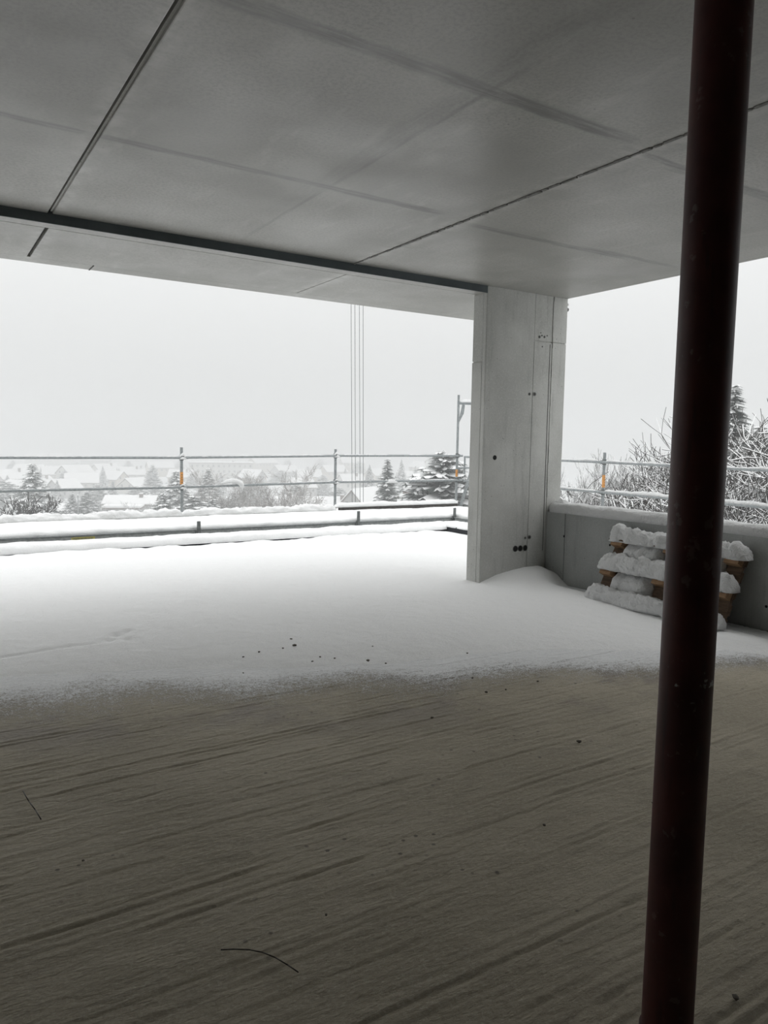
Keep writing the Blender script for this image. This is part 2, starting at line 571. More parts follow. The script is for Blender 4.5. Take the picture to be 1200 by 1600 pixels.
# ---- ceiling: precast panels with open joints
ceil = MB().box(XL, YB, H + 0.035, XO, YF + 0.10, H + 0.30).build('ceiling', M['joint'])
tag(ceil, 'underside of a raw concrete slab of precast panels', None, None, 'structure')
JX1, JX2 = 0.80, 3.09
for (a, b) in ((XL, -1.52), (-1.505, JX1 - 0.014), (JX1 + 0.014, JX2 - 0.007), (JX2 + 0.007, XO - 0.055)):
    MB().box(a, YB, H, b, YF, H + 0.05).build('panel', M['ceiling'], ceil, bevel=0.006)
MB().box(XO - 0.052, YB, H + 0.002, XO, YF + 0.2, H + 0.05).build('edge_strip', M['ceiling'], ceil, bevel=0.005)
# mortar squeezed along the right-hand joint, lip along the left-hand one
mb = MB(); r2 = random.Random(5)
y = 0.6
while y < 5.35:
    L = 0.03 + 0.09 * r2.random()
    w = 0.007 + 0.009 * r2.random()
    mb.box(JX2 - w - 0.003, y, H - 0.004 - 0.004 * r2.random(), JX2 + w * 0.5, y + L, H + 0.02)
    y += L + 0.02 * r2.random()
mb.build('joint_mortar', M['mortar'], ceil, bevel=0.002)
MB().box(JX1 + 0.002, YB, H + 0.014, JX1 + 0.014, YF, H + 0.05).build('joint_lip', M['wall'], ceil)

# ---- balcony slab, a step lower, with a dark blue-grey strip on the step face
BZ = H - 0.062
balc = MB().box(XL - 3, YF + 0.02, BZ + 0.03, 5.45, 6.69, BZ + 0.27).build('balcony_soffit', M['joint'])
tag(balc, 'lower concrete soffit of the projecting slab outside', None, None, 'structure')
MB().box(XL - 3, YF + 0.004, BZ, XC + 0.02, YF + 0.125, BZ + 0.05).build('edge_strip', M['ceiling'], balc, bevel=0.004)
MB().box(XL - 3, 6.50, BZ + 0.001, 5.45, 6.69, BZ + 0.05).build('edge_strip', M['ceiling'], balc, bevel=0.004)
for (a, b) in ((XL - 3, JX1 - 0.013), (JX1 + 0.010, JX2 - 0.004), (JX2 + 0.004, 5.45)):
    MB().box(a, YF + 0.130, BZ, b, 6.496, BZ + 0.05).build('panel', M['ceiling'], balc, bevel=0.004)
MB().box(1.275, 6.50, BZ - 0.004, 1.283, 6.685, BZ + 0.01).build('drip_groove', M['joint'], balc)
trim = MB().box(XL, YF - 0.006, BZ - 0.001, XC + 0.0, YF + 0.004, H + 0.03).build('trim_1', M['band'])
tag(trim, 'dark blue grey strip along the ceiling step', None, None, 'structure')

# ---- wall stub at the corner
stub = MB().box(XC + 0.01, YF + 0.012, -0.25, XO - 0.008, YF + 0.19, BZ + 0.03).build('wall_corner', M['wall'])
tag(stub, 'raw concrete wall stub at the corner of the room', None, None, 'structure')
XA, XB = 5.105, 5.345
ZJ = 2.365
G = 0.004
MB().box(XC, YF, -0.2, XA - G, YF + 0.05, H + 0.01).build('panel', M['wall'], stub, bevel=0.007)
MB().box(XA, YF + 0.002, -0.2, XB - G, YF + 0.05, ZJ - 0.012).build('panel', M['wall'], stub, bevel=0.003)
MB().box(XA, YF + 0.004, ZJ, XB - G, YF + 0.05, H + 0.01).build('panel', M['wall'], stub, bevel=0.003)
MB().box(XB + G, YF + 0.004, 0.2, XO, YF + 0.20, ZJ - 0.006).build('panel', M['wall'], stub, bevel=0.006)
MB().box(XB + G, YF + 0.002, ZJ, XO, YF + 0.20, H + 0.01).build('panel', M['wall'], stub, bevel=0.006)
# end face with its own construction joint and a rough grout edge
MB().box(XC + 0.001, YF + 0.052, -0.2, XC + 0.06, YF + 0.20, 2.12).build('panel', M['wall'], stub, bevel=0.007)
MB().box(XC + 0.004, YF + 0.052, 2.128, XC + 0.06, YF + 0.20, BZ + 0.02).build('panel', M['wall'], stub, bevel=0.007)
mb = MB(); r3 = random.Random(9)
z = 0.02
while z < 1.75:
    L = 0.02 + 0.06 * r3.random()
    w = 0.006 + 0.012 * r3.random() * (1.6 - z / 1.75)
    mb.box(XC - 0.002, YF - 0.003 - 0.004 * r3.random(), z, XC + 0.012 + w, YF + 0.02, z + L)
    z += L
mb.build('grout_edge', M['wall'], stub, bevel=0.003)
mb = MB()
z = 0.75
while z < 2.75:
    L = 0.03 + 0.08 * r3.random()
    w = 0.003 + 0.004 * r3.random()
    mb.box(XB - w, YF - 0.002 - 0.004 * r3.random(), z, XB + w, YF + 0.02, z + L)
    z += L
mb.build('joint_mortar', M['wall'], stub, bevel=0.002)
for (z0, z1, dx) in ((0.14, 1.9, 0.0),):
    MB().box(XB - 0.035, YF - 0.0015, 0.3, XB - 0.031, YF + 0.01, 2.34).build('form_line', M['joint'], stub)


def disc(name, x, y, z, r, mat, parent, depth=0.006, proud=0.001, axis='Y', sign=-1):
    m = MB()
    if axis == 'Y':
        m.tube((x, y + sign * proud, z), (x, y - sign * depth, z), r, n=16)
    else:
        m.tube((x + sign * proud, y, z), (x - sign * depth, y, z), r, n=16)
    return m.build(name, mat, parent)


def ring(name, x, y, z, r0, r1, proud, mat, parent, n=18):
    m = MB()
    for i in range(n):
        a = 2 * math.pi * i / n; b = 2 * math.pi * (i + 1) / n
        P = [(x + r * math.cos(t), y - h, z + r * math.sin(t)) for r, h, t in
             ((r0, 0.0, a), (r0, proud, a), (r1, proud, a), (r1, 0, a), (r0, 0.0, b), (r0, proud, b), (r1, proud, b), (r1, 0, b))]
        m.poly([P[1], P[2], P[6], P[5]]); m.poly([P[0], P[1], P[5], P[4]]); m.poly([P[2], P[3], P[7], P[6]])
    return m.build(name, mat, parent, fixn=True)


disc('tie_hole', 4.648, YF, 1.229, 0.023, M['hole'], stub)
for x in (4.945, 5.010, 5.073):
    disc('socket_box', x, YF, 0.340, 0.026, M['hole'], stub)
    ring('socket_rim', x, YF, 0.340, 0.026, 0.031, 0.004, M['cap'], stub)
for (x, z, r) in ((5.060, 1.845, 0.014), (5.128, 1.848, 0.018), (5.070, 0.44, 0.013), (5.126, 0.445, 0.020)):
    ring('tie_cone', x, YF, z, r * 0.45, r, 0.004, M['cap'], stub)
    disc('tie_hole', x, YF, z, r * 0.5, M['hole'], stub, proud=0.002)
for (x, z, w) in ((5.17, 2.40, .02), (5.20, 2.415, .012), (5.235, 2.405, .018), (5.27, 2.42, .010), (5.185, 2.44, .008), (5.21, 2.31, .012)):
    m = MB().tube((x, YF + 0.006, z), (x, YF - 0.0005, z), w * 0.7, w * 0.6, n=7)
    m.build('blow_hole', M['joint'], stub)
MB().tube((5.535, YF + 0.02, 2.70), (5.552, YF + 0.02, 2.70), 0.018, n=12).build('form_anchor', M['cap'], stub)
MB().tube((5.552, YF + 0.05, 2.745), (5.575, YF + 0.05, 2.76), 0.012, 0.018, n=8).build('concrete_lump', M['wall'], stub)

# ---- parapet wall on the right
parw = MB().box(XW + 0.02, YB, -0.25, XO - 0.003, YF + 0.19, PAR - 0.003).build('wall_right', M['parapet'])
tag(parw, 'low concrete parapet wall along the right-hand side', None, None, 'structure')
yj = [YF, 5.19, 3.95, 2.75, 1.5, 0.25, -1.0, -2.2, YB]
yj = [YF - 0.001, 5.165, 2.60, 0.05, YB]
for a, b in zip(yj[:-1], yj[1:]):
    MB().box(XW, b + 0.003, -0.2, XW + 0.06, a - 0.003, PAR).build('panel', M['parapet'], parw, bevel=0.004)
for (y, z) in ((5.17, 0.47), (4.60, 0.455), (2.95, 0.47), (3.1, 0.18)):
    m = MB()
    m.tube((XW - 0.001, y, z), (XW + 0.01, y, z), 0.011, n=12)
    m.build('tie_hole', M['hole'], parw)


def snow_ribbon(name, p0, p1, side, half, top, over=0.02, seed=0, mat=None, parent=None, seg=0.03, m=14, rough=0.25, flat=2.6, endtaper=0.12, lump=0.18):
    """bank of snow lying along p0-p1; side = horizontal cross direction"""
    p0 = np.array(p0, float); p1 = np.array(p1, float)
    side = np.array(side, float); side /= np.linalg.norm(side)
    up = np.array((0, 0, 1.0))
    L = np.linalg.norm(p1 - p0)
    n = max(4, int(L / seg))
    t = np.linspace(0, 1, n + 1)
    a = np.linspace(0, math.pi, m)
    e = np.minimum(t, 1 - t) * L
    q_ = np.clip(e / endtaper, 0, 1)
    k_ = np.sqrt(np.maximum(0, 1 - (1 - q_) ** 2)) * 0.75 + 0.25 * q_
    hgt = top * (1 + lump * 2 * fbm(t * L * 2.2, t * 0 + seed * 3.7, seed, 3))
    c, s_ = np.cos(a), np.sin(a)
    ex = np.sign(c) * np.abs(c) ** (2 / flat); ez = np.abs(s_) ** (2 / flat)
    T, A = np.meshgrid(t, a, indexing='ij')
    r = 1 + rough * (fbm(T * L * 13, A * 2.6 + seed, seed + 5, 3) + 0.6 * fbm(T * L * 47, A * 7 + seed, seed + 9, 2))
    base = p0[None, :] + (p1 - p0)[None, :] * t[:, None]
    V = (base[:, None, :] + side[None, None, :] * (half * ex[None, :] * r * (0.4 + 0.6 * k_)[:, None])[:, :, None]
         + up[None, None, :] * ((hgt[:, None] + over) * ez[None, :] * r * k_[:, None] - over)[:, :, None])
    V = [tuple(v) for v in V.reshape(-1, 3)]
    F = []
    for i in range(n):
        for j in range(m - 1):
            b = i * m + j
            F.append((b, b + 1, b + m + 1, b + m))
        F.append((i * m + m - 1, i * m, (i + 1) * m, (i + 1) * m + m - 1))
    F.append(tuple(range(m - 1, -1, -1)))
    F.append(tuple(n * m + j for j in range(m)))
    mb_ = MB(); mb_.v = V; mb_.f = F
    return mb_.build(name, mat or M['snow'], parent, smooth=True, fixn=True)


ps = snow_ribbon('parapet_snow', (5.445, -1.19, PAR - 0.002), (5.445, YF - 0.01, PAR - 0.002), (1, 0, 0), 0.105, 0.095, 0.0, 3, M['snow_soft'], seg=0.035, rough=0.10, flat=3.2, lump=0.10, endtaper=0.02)
tag(ps, 'thick snow lying along the top of the right-hand parapet', 'snow', None, 'stuff')
# drift where the parapet meets the stub
snow_ribbon('snow_drift', (5.435, 5.16, PAR + 0.05), (5.435, YF + 0.03, PAR + 0.05), (1, 0, 0), 0.085, 0.115, 0.03, 8, M['snow_soft'], ps, seg=0.015, rough=0.3, flat=2.0, endtaper=0.25)

# ---- room behind the viewer
wl_ = MB().box(XL - 0.2, YB, -0.1, XL, YF, H + 0.2).build('wall_left', M['wall_rear'])
tag(wl_, 'plain concrete wall at the left end of the room', None, None, 'structure')
wb_ = MB().box(XL - 0.2, YB - 0.2, -0.1, XO, YB, H + 0.2).build('wall_back', M['wall_rear'])
tag(wb_, 'plain concrete wall behind the viewer', None, None, 'structure')
wr_ = MB().box(XW, YB, PAR, XO - 0.002, -1.2, H).build('wall_side', M['wall_rear'])
tag(wr_, 'full height concrete wall beyond the right-hand opening', None, None, 'structure')

# ------------------------------------------------------------------ steel column near the viewer
pd, pa = 1.715, math.radians(55.05)
px_, py_ = math.sin(pa) * pd, math.cos(pa) * pd
post = empty('steel_column', (px_, py_, 0))
tag(post, 'dark red painted round steel column standing close on the right', 'column')
mb = MB(); nseg = 40
for i in range(61):
    z = 0.012 + (H - 0.024) * i / 60
    for j in range(nseg):
        a = 2 * math.pi * j / nseg
        mb.v.append((px_ + 0.0555 * math.cos(a), py_ + 0.0555 * math.sin(a), z))
for i in range(60):
    for j in range(nseg):
        j2 = (j + 1) % nseg
        mb.f.append((i * nseg + j, i * nseg + j2, (i + 1) * nseg + j2, (i + 1) * nseg + j))
mb.build('tube', M['post'], post, smooth=True)
MB().tube((px_, py_, 0.0), (px_, py_, 0.03), 0.060, n=32).build('base_collar', M['post'], post)
MB().box(px_ - 0.1, py_ - 0.1, H - 0.0125, px_ + 0.1, py_ + 0.1, H - 0.0005).build('head_plate', M['post'], post, bevel=0.002)

# ------------------------------------------------------------------ pallet leaning on the parapet
PB = Vector((5.035, 4.45, -0.015))                 # deck side, bottom, far end
PU = Vector((0, -1, 0)); PLEN = 1.22
PV = Vector((0.30, 0, 0.575)).normalized(); PWID = 0.64
PW = PU.cross(PV).normalized()
if PW.x > 0: PW = -PW
pal = empty('pallet', PB)
tag(pal, 'snow covered wooden pallet leaning against the concrete parapet', 'pallet')


def pbox(name, u0, u1, v0, v1, w0, w1, mat, parent=None, bevel=0.003):
    o = PB + PU * u0 + PV * v0 + PW * w0
    m = MB().obox(o, PU * (u1 - u0), PV * (v1 - v0), PW * (w1 - w0))
    return m.build(name, mat, parent if parent is not None else pal, bevel=bevel, fixn=True)


for i in range(5):
    v0 = i * (PWID - 0.105) / 4
    pbox('deck_board', 0, PLEN, v0, v0 + (0.125 if i % 2 == 0 else 0.10) * 0.85, 0.0, 0.02, M['wood_dark'])
for u0 in (0.0, PLEN / 2 - 0.065, PLEN - 0.13):
    pbox('cross_board', u0, u0 + 0.13, 0.0, PWID, 0.0205, 0.04, M['wood_dark'])
for v0 in (0.0, PWID / 2 - 0.045, PWID - 0.09):
    for u0 in (0.0, PLEN / 2 - 0.065, PLEN - 0.13):
        pbox('block', u0, u0 + 0.13 - 0.01, v0 - (0.0 if v0 == 0 else 0.035), v0 + 0.09, 0.0405, 0.110, M['wood'])
runners = []
for v0 in (0.0, PWID / 2 - 0.045, PWID - 0.09):
    runners.append(pbox('runner', -0.015, PLEN + 0.01, v0, v0 + 0.09, 0.1105, 0.131, M['wood_dark']))


def blob_strip(name, u0, u1, v0, v1, w0, w1, seed, parent, rough=0.35):
    """pillow of snow stuck on the pallet between two heights"""
    nu, nv = max(6, int((u1 - u0) / 0.018)), 14
    mb_ = MB()
    for i in range(nu + 1):
        for j in range(nv + 1):
            a = i / nu; b = j / nv
            ea = min(a, 1 - a) * (u1 - u0); eb = min(b, 1 - b)
            k_ = min(1.0, (ea / 0.07)) ** 0.6 * min(1.0, eb / 0.42) ** 0.7
            nz = float(fbm((u0 + a) * 11 + seed, b * 5 + seed * 2.2, seed, 4))
            wob = 0.02 * float(fbm(a * 9 + seed, seed, seed + 3, 3))
            w_ = w0 + (w1 - w0) * k_ * (1 + rough * nz)
            mb_.v.append(tuple(PB + PU * (u0 + (u1 - u0) * a) + PV * (v0 + (v1 - v0) * b + wob * (b * 2 - 1)) + PW * w_))
    for i in range(nu):
        for j in range(nv):
            q = i * (nv + 1) + j
            mb_.f.append((q, q + 1, q + nv + 2, q + nv + 1))
    o = mb_.build(name, M['snow_soft'], parent, smooth=True)
    m = o.modifiers.new('thick', 'SOLIDIFY'); m.thickness = 0.02; m.offset = 0
    return o


def pal_cap(ru, v, seed, top, half, w, u0=-0.03, u1=PLEN + 0.05):
    a = PB + PU * u0 + PV * v + PW * w
    b = PB + PU * u1 + PV * v + PW * w
    return snow_ribbon('snow_cap', a, b, (1, 0, 0.0), half, top, 0.060, seed, M['snow_soft'], pal, seg=0.014, m=20, rough=0.30, flat=2.3, endtaper=0.08, lump=0.22)


pal_cap(runners[0], 0.060, 12, 0.060, 0.085, 0.125)
pal_cap(runners[1], PWID / 2 + 0.035, 13, 0.070, 0.085, 0.110)
pal_cap(runners[2], PWID - 0.015, 14, 0.065, 0.085, 0.090)
# higher tufts where the blocks stand
for (uu, v, sd) in ((0.05, PWID - 0.01, 1), (0.06, PWID / 2 + 0.035, 2), (PLEN - 0.055, PWID - 0.045, 3)):
    c = PB + PU * uu + PV * v + PW * 0.095
    snow_ribbon('snow_cap', c - PU * 0.075, c + PU * 0.075, (1, 0, 0), 0.075, 0.085, 0.02, 20 + sd, M['snow_soft'], pal, seg=0.012, m=16, rough=0.18, flat=2.6, endtaper=0.06)
# snow packed on the deck boards between the blocks
for k, (v0, v1) in enumerate(((0.06, PWID / 2 - 0.005), (PWID / 2 + 0.03, PWID - 0.055))):
    blob_strip('snow_infill', 0.125, PLEN / 2 - 0.068, v0, v1, 0.02, 0.118, 31 + k, pal)
    blob_strip('snow_infill', PLEN / 2 + 0.075, PLEN - 0.135, v0, v1, 0.02, 0.118, 41 + k, pal)

# ------------------------------------------------------------------ terrace edge: curb, ledge, posts
curb = MB()
curb.box(XL - 3, 9.2, -0.3, 7.25, 9.52, 0.06)
curb.box(6.95, 5.7, -0.3, 7.25, 9.2, 0.085)
curb = curb.build('terrace_curb', M['membrane'])
tag(curb, 'low black upstand edging the snowy terrace', None, None, 'structure')
c1 = snow_ribbon('curb_snow', (XL - 3, 9.36, 0.045), (7.15, 9.36, 0.045), (0, 1, 0), 0.185, 0.088, 0.012, 4, M['snow'], seg=0.05, rough=0.10, flat=2.8, lump=0.10)
tag(c1, 'long roll of snow on the black terrace upstand nearest the floor', 'snow', None, 'stuff')
snow_ribbon('snow_roll', (7.115, 5.8, 0.080), (7.115, 9.45, 0.080), (1, 0, 0), 0.175, 0.075, 0.006, 6, M['snow'], c1, seg=0.05, rough=0.12, flat=2.8, lump=0.10)

ledge = MB()
ledge.box(XL - 3, 9.915, -0.4, 8.6, 10.95, 0.130)
ledge.box(7.64, 5.7, -0.4, 8.6, 9.91, 0.130)
ledge = ledge.build('terrace_ledge', M['wall'])
tag(ledge, 'outer ledge beyond the terrace upstand', None, None, 'structure')
c2 = snow_ribbon('ledge_snow', (XL - 3, 10.43, 0.129), (8.5, 10.43, 0.129), (0, 1, 0), 0.53, 0.098, 0.0, 9, M['snow'], seg=0.06, m=18, rough=0.05, flat=3.4, lump=0.10)
tag(c2, 'deep snow bank on the outer ledge behind the steel edge board', 'snow', None, 'stuff')
snow_ribbon('snow_roll', (8.14, 5.8, 0.129), (8.14, 10.4, 0.129), (1, 0, 0), 0.49, 0.098, 0.0, 10, M['snow'], c2, seg=0.06, m=18, rough=0.05, flat=3.4, lump=0.10)
bx = [-4.3, -1.8, 0.72, 3.24, 5.755, 7.617]
names = ['grey steel edge board carrying a yellow label, at the picture\'s left', 'grey steel edge board between the two free standing edge posts', 'grey steel edge board running to the corner edge post']
for i, (a, b) in enumerate(zip(bx[2:-1], bx[3:])):
    e = empty('edge_board', ((a + b) / 2, 9.9, -0.1))
    tag(e, names[i], 'edge board', 'steel edge boards on the ledge')
    MB().box(a + 0.03, 9.885, -0.10, b - 0.03, 9.908, 0.134).build('board', M['edge'], e, bevel=0.003)
    MB().box(a + 0.03, 9.868, 0.122, b - 0.03, 9.884, 0.134).build('flange', M['steel'], e, bevel=0.002)
    if i == 0:
        MB().box(1.62, 9.880, 0.066, 1.90, 9.8845, 0.104).build('label_plate', M['yellow'], e)
        m = MB(); rr = random.Random(3); x = 1.635
        while x < 1.88:
            w = 0.006 + 0.008 * rr.random()
            m.box(x, 9.879, 0.076, x + w, 9.8798, 0.095); x += w + 0.006
        m.build('label_print', M['steel_dark'], e)
    rr = random.Random(60 + i)
    m = MB()
    for q in range(26):
        x = a + 0.1 + (b - a - 0.2) * rr.random(); w = 0.008 + 0.02 * rr.random()
        m.tube((x, 9.886, 0.02 + 0.03 * rr.random()), (x + w, 9.872, 0.03 + 0.03 * rr.random()), 0.012, 0.006, n=5)
    o = m.build('clinging_snow', M['snow_soft'], e, smooth=True); o['kind'] = 'stuff'
e = empty('edge_board', (7.63, 8, -0.1))
tag(e, 'grey steel edge board turning the corner towards the wall stub', 'edge board', 'steel edge boards on the ledge')
MB().box(7.61, 5.8, -0.10, 7.635, 9.87, 0.134).build('board', M['edge'], e, bevel=0.003)
MB().box(7.595, 5.8, 0.122, 7.609, 9.87, 0.134).build('flange', M['steel'], e, bevel=0.002)
plab = ['short grey edge post standing in the snow left of the middle', 'short grey edge post below the gabled house', 'short grey edge post at the terrace corner beside the wall stub']
for i, (x, zt) in enumerate(((3.24, 0.246), (5.755, 0.300), (7.617, 0.29))):
    e = empty('edge_post', (x, 9.87, -0.1))
    tag(e, plab[i], 'post', 'short edge posts')
    MB().box(x - 0.024, 9.845, -0.10, x + 0.024, 9.866, zt).build('upright', M['steel_dark'], e, bevel=0.003)
    MB().box(x - 0.045, 9.850, -0.10, x - 0.026, 9.866, 0.12).build('clamp', M['steel_dark'], e, bevel=0.002)
    MB().tube((x, 9.840, 0.10), (x, 9.8449, 0.10), 0.010, n=6).build('bolt', M['steel'], e)
    snow_ribbon('snow_cap', (x - 0.025, 9.8555, zt), (x + 0.025, 9.8555, zt), (0, 1, 0), 0.012, 0.012, 0.0, 70 + i, M['snow_soft'], e, seg=0.01, m=8)

# ------------------------------------------------------------------ scaffold
YS, XS = 12.0, 9.30
sc1 = empty('scaffold', (XS, YS, -9.5))
tag(sc1, 'galvanised scaffold with two guard rails along the far terrace edge', 'scaffold', 'scaffold runs round the terrace')


def standard(parent, x, y, ztop, sticker=None, facing=(0, -1)):
    s_ = MB().tube((x, y, -9.5), (x, y, ztop), 0.024, n=12).build('standard', M['steel'], parent, smooth=False)
    if sticker:
        z0, z1 = sticker
        k_ = MB().tube((x, y, z0), (x, y, z1), 0.0252, n=12, caps=False).build('sticker', M['orange'])
        k_.parent = s_
        m = MB()
        for q in range(4):
            zz = z0 + (z1 - z0) * (0.18 + 0.2 * q)
            m.box(x - 0.014, y - 0.027, zz, x + 0.014, y - 0.0254, zz + 0.008)
        o = m.build('sticker_print', M['cap']); o.parent = s_; o['kind'] = 'stuff'
    return s_


def coupler(parent, x, y, z, side=(0, -1), snow=0.0):
    sx, sy = side
    c = MB()
    c.tube((x, y, z - 0.045), (x, y, z + 0.045), 0.034, n=10)
    c.box(x + sx * 0.045 - 0.024, y + sy * 0.045 - 0.024, z - 0.03, x + sx * 0.045 + 0.024, y + sy * 0.045 + 0.024, z + 0.03)
    c.build('coupler', M['steel_dark'], parent, bevel=0.004)
    if snow:
        snow_ribbon('snow_lump', (x - 0.055, y - 0.03, z + 0.02), (x + 0.075, y - 0.03, z + 0.02), (0, 1, 0), 0.05, snow, 0.05, int(x * 10), M['snow_soft'], parent, seg=0.012, m=12, rough=0.3, flat=2.0, endtaper=0.06)


def rail(parent, a, b, r=0.021, snow=0.010, seed=0, skip=0.12):
    a = Vector(a); b = Vector(b)
    o = MB().tube(a, b, r, n=10).build('guard_rail', M['steel'], parent)
    d = (b - a); L = d.length; d.normalize()
    side = Vector((d.y, -d.x, 0))
    if snow:
        s_ = snow_ribbon('rail_snow', a + d * skip + Vector((0, 0, r * 0.7)), b - d * skip + Vector((0, 0, r * 0.7)), side, 0.014, snow, 0.003, seed, M['snow_soft'], None, seg=0.05, m=6, rough=0.5, lump=0.9)
        s_.parent = o
    return o


STX = [0.82, 3.665, 6.503, XS]
ZT = [1.045, 1.058, 1.106, 1.123]
ZL = [0.565, 0.579, 0.626, 0.629]
for i, x in enumerate(STX):
    stick = {1: (0.615, 0.825), 3: (0.70, 0.84)}.get(i)
    standard(sc1, x, YS, 2.34 if i == 3 else 1.224, stick)
    coupler(sc1, x, YS, ZT[i], snow=0.05 if i in (1, 2) else 0.0)
    coupler(sc1, x, YS, ZL[i], snow=0.03 if i in (1, 2) else 0.0)
for i in range(3):
    rail(sc1, (STX[i] - 0.10, YS - 0.05, ZT[i]), (STX[i + 1] + 0.10, YS - 0.05, ZT[i + 1]), seed=80 + i, snow=0.006)
    rail(sc1, (STX[i] - 0.10, YS - 0.05, ZL[i]), (STX[i + 1] + 0.10, YS - 0.05, ZL[i + 1]), seed=90 + i, snow=0.006)
# a tongue of snow sliding off the lower rail
mb = MB()
tongue = [(4.30, 0.63), (4.40, 0.66), (4.50, 0.675), (4.58, 0.665), (4.65, 0.63), (4.69, 0.585), (4.70, 0.545)]
tw = [0.012, 0.034, 0.045, 0.045, 0.045, 0.040, 0.022]
nn = 10
for (x, z), r in zip(tongue, tw):
    for j in range(nn):
        a = 2 * math.pi * j / nn
        mb.v.append((x + r * math.sin(a) * 0.5 * (1 if x > 4.6 else 0), YS - 0.06 + r * math.cos(a), z + r * math.sin(a)))
for i in range(len(tongue) - 1):
    for j in range(nn):
        j2 = (j + 1) % nn
        mb.f.append((i * nn + j, i * nn + j2, (i + 1) * nn + j2, (i + 1) * nn + j))
mb.f.append(tuple(range(nn))); mb.f.append(tuple(len(mb.v) - nn + j for j in range(nn)))
o = mb.build('snow_tongue', M['snow_soft'], sc1, smooth=True, fixn=True)
snow_ribbon('rail_snow', (7.55, YS - 0.05, 0.64), (7.85, YS - 0.05, 0.642), (0, 1, 0), 0.03, 0.02, 0.05, 77, M['snow_soft'], sc1, seg=0.02, m=10)
# tall frame beside the stub
MB().tube((XS, YS, 2.18), (XS + 0.75, YS, 2.19), 0.03, n=10).build('top_transom', M['steel'], sc1)
snow_ribbon('transom_snow', (XS + 0.03, YS, 2.205), (XS + 0.74, YS, 2.215), (0, 1, 0), 0.035, 0.045, 0.01, 71, M['snow_soft'], sc1, seg=0.03, m=10)
mb = MB()
mb.prism([(XS + 0.10, 2.15), (XS + 0.16, 2.15), (XS + 0.14, 1.98), (XS + 0.03, 1.80), (XS + 0.025, 1.86)], YS - 0.006, YS + 0.006, lambda a, b, t: (a, t, b))
mb.build('gusset', M['steel'], sc1, fixn=True)
MB().tube((XS + 0.75, YS, -9.5), (XS + 0.75, YS, 2.34), 0.024, n=12).build('standard', M['steel'], sc1)
MB().tube((XS + 0.20, YS, 0.75), (XS + 0.20, YS, 1.12), 0.018, n=10).build('frame_upright', M['steel'], sc1)
MB().tube((XS, YS, 0.875), (XS + 0.75, YS, 0.875), 0.018, n=10).build('frame_transom', M['steel'], sc1)
MB().tube((XS + 0.10, YS - 0.03, 0.10), (XS + 0.36, YS - 0.03, 0.83), 0.032, n=10).build('brace', M['steel'], sc1)
# deck and toe boards
for i in range(3):
    for k in range(2):
        MB().box(STX[i] + 0.01, YS + 0.03 + 0.31 * k, -0.03, STX[i + 1] - 0.01, YS + 0.33 + 0.31 * k, 0.02).build('deck_plank', M['steel_dark'], sc1)
    MB().box(STX[i] + 0.03, 11.90, 0.0, STX[i + 1] - 0.03, 11.93, 0.165).build('toe_board', M['toe'], sc1, bevel=0.002)
    snow_ribbon('toe_board_snow', (STX[i] - 0.05, 11.955 if i == 2 else 11.94, 0.163), (STX[i + 1] + 0.0, 11.955 if i == 2 else 11.94, 0.163), (0, 1, 0), 0.08, 0.075 if i == 2 else 0.055, 0.0 if i == 2 else 0.06, 100 + i, M['snow'], sc1, seg=0.04, rough=0.2 if i == 2 else 0.45, flat=2.6, lump=0.15 if i == 2 else 0.3)
    snow_ribbon('deck_snow', (STX[i], YS + 0.34, 0.01), (STX[i + 1], YS + 0.34, 0.01), (0, 1, 0), 0.30, 0.08, 0.0, 110 + i, M['snow'], sc1, seg=0.08, rough=0.1)

sc2 = empty('scaffold', (XS, 8.235, -9.5))
tag(sc2, 'galvanised scaffold guard rails beyond the right-hand parapet', 'scaffold', 'scaffold runs round the terrace')
SY = [11.7, 8.235, 5.35, 2.5]
for i, y in enumerate(SY[1:]):
    standard(sc2, XS + 0.06, y, 1.26, (0.70, 0.90) if i == 0 else None)
    coupler(sc2, XS + 0.06, y, 1.105, side=(-1, 0))
    coupler(sc2, XS + 0.06, y, 0.625, side=(-1, 0))
zt2 = [1.105, 1.107, 1.082, 1.07]; zl2 = [0.626, 0.627, 0.604, 0.59]
for i in range(3):
    rail(sc2, (XS, SY[i] + 0.06, zt2[i]), (XS, SY[i + 1] - 0.06, zt2[i + 1]), seed=120 + i, snow=0.028)
    rail(sc2, (XS, SY[i] + 0.06, zl2[i]), (XS, SY[i + 1] - 0.06, zl2[i + 1]), seed=130 + i, snow=0.028)
for k in range(2):
    MB().box(XS + 0.1 + .31 * k, 2.5, -0.03, XS + 0.40 + .31 * k, 11.6, 0.02).build('deck_plank', M['steel_dark'], sc2)
snow_ribbon('deck_snow', (XS + 0.4, 2.5, 0.01), (XS + 0.4, 11.6, 0.01), (1, 0, 0), 0.32, 0.10, 0.0, 140, M['snow'], sc2, seg=0.1, rough=0.1)

# ------------------------------------------------------------------ crane ropes
p_lo = at(555, 800, 24)
rope = empty('hoist_rope', (p_lo.x, p_lo.y, -6.0))
tag(rope, 'four thin steel crane ropes hanging vertically in the grey sky', 'crane rope')
for (xa, xb) in ((548.6, 550.2), (554.5, 555.4), (561.5, 562.6), (567.3, 567.6)):
    a = at(xa, 478, 24); b = at(xb, 785, 24)
    d = (a - b)
    MB().tube(b - d * 1.1, a + d * 4.0, 0.0085, n=6).build('rope', M['steel_dark'], rope)
bb = at(558, 785, 24); aa = at(558, 478, 24)
hb = bb - (aa - bb) * 1.1
MB().box(hb.x - 0.35, hb.y - 0.12, hb.z - 0.6, hb.x + 0.35, hb.y + 0.12, hb.z + 0.02).build('hook_block', M['steel_dark'], rope, bevel=0.05)

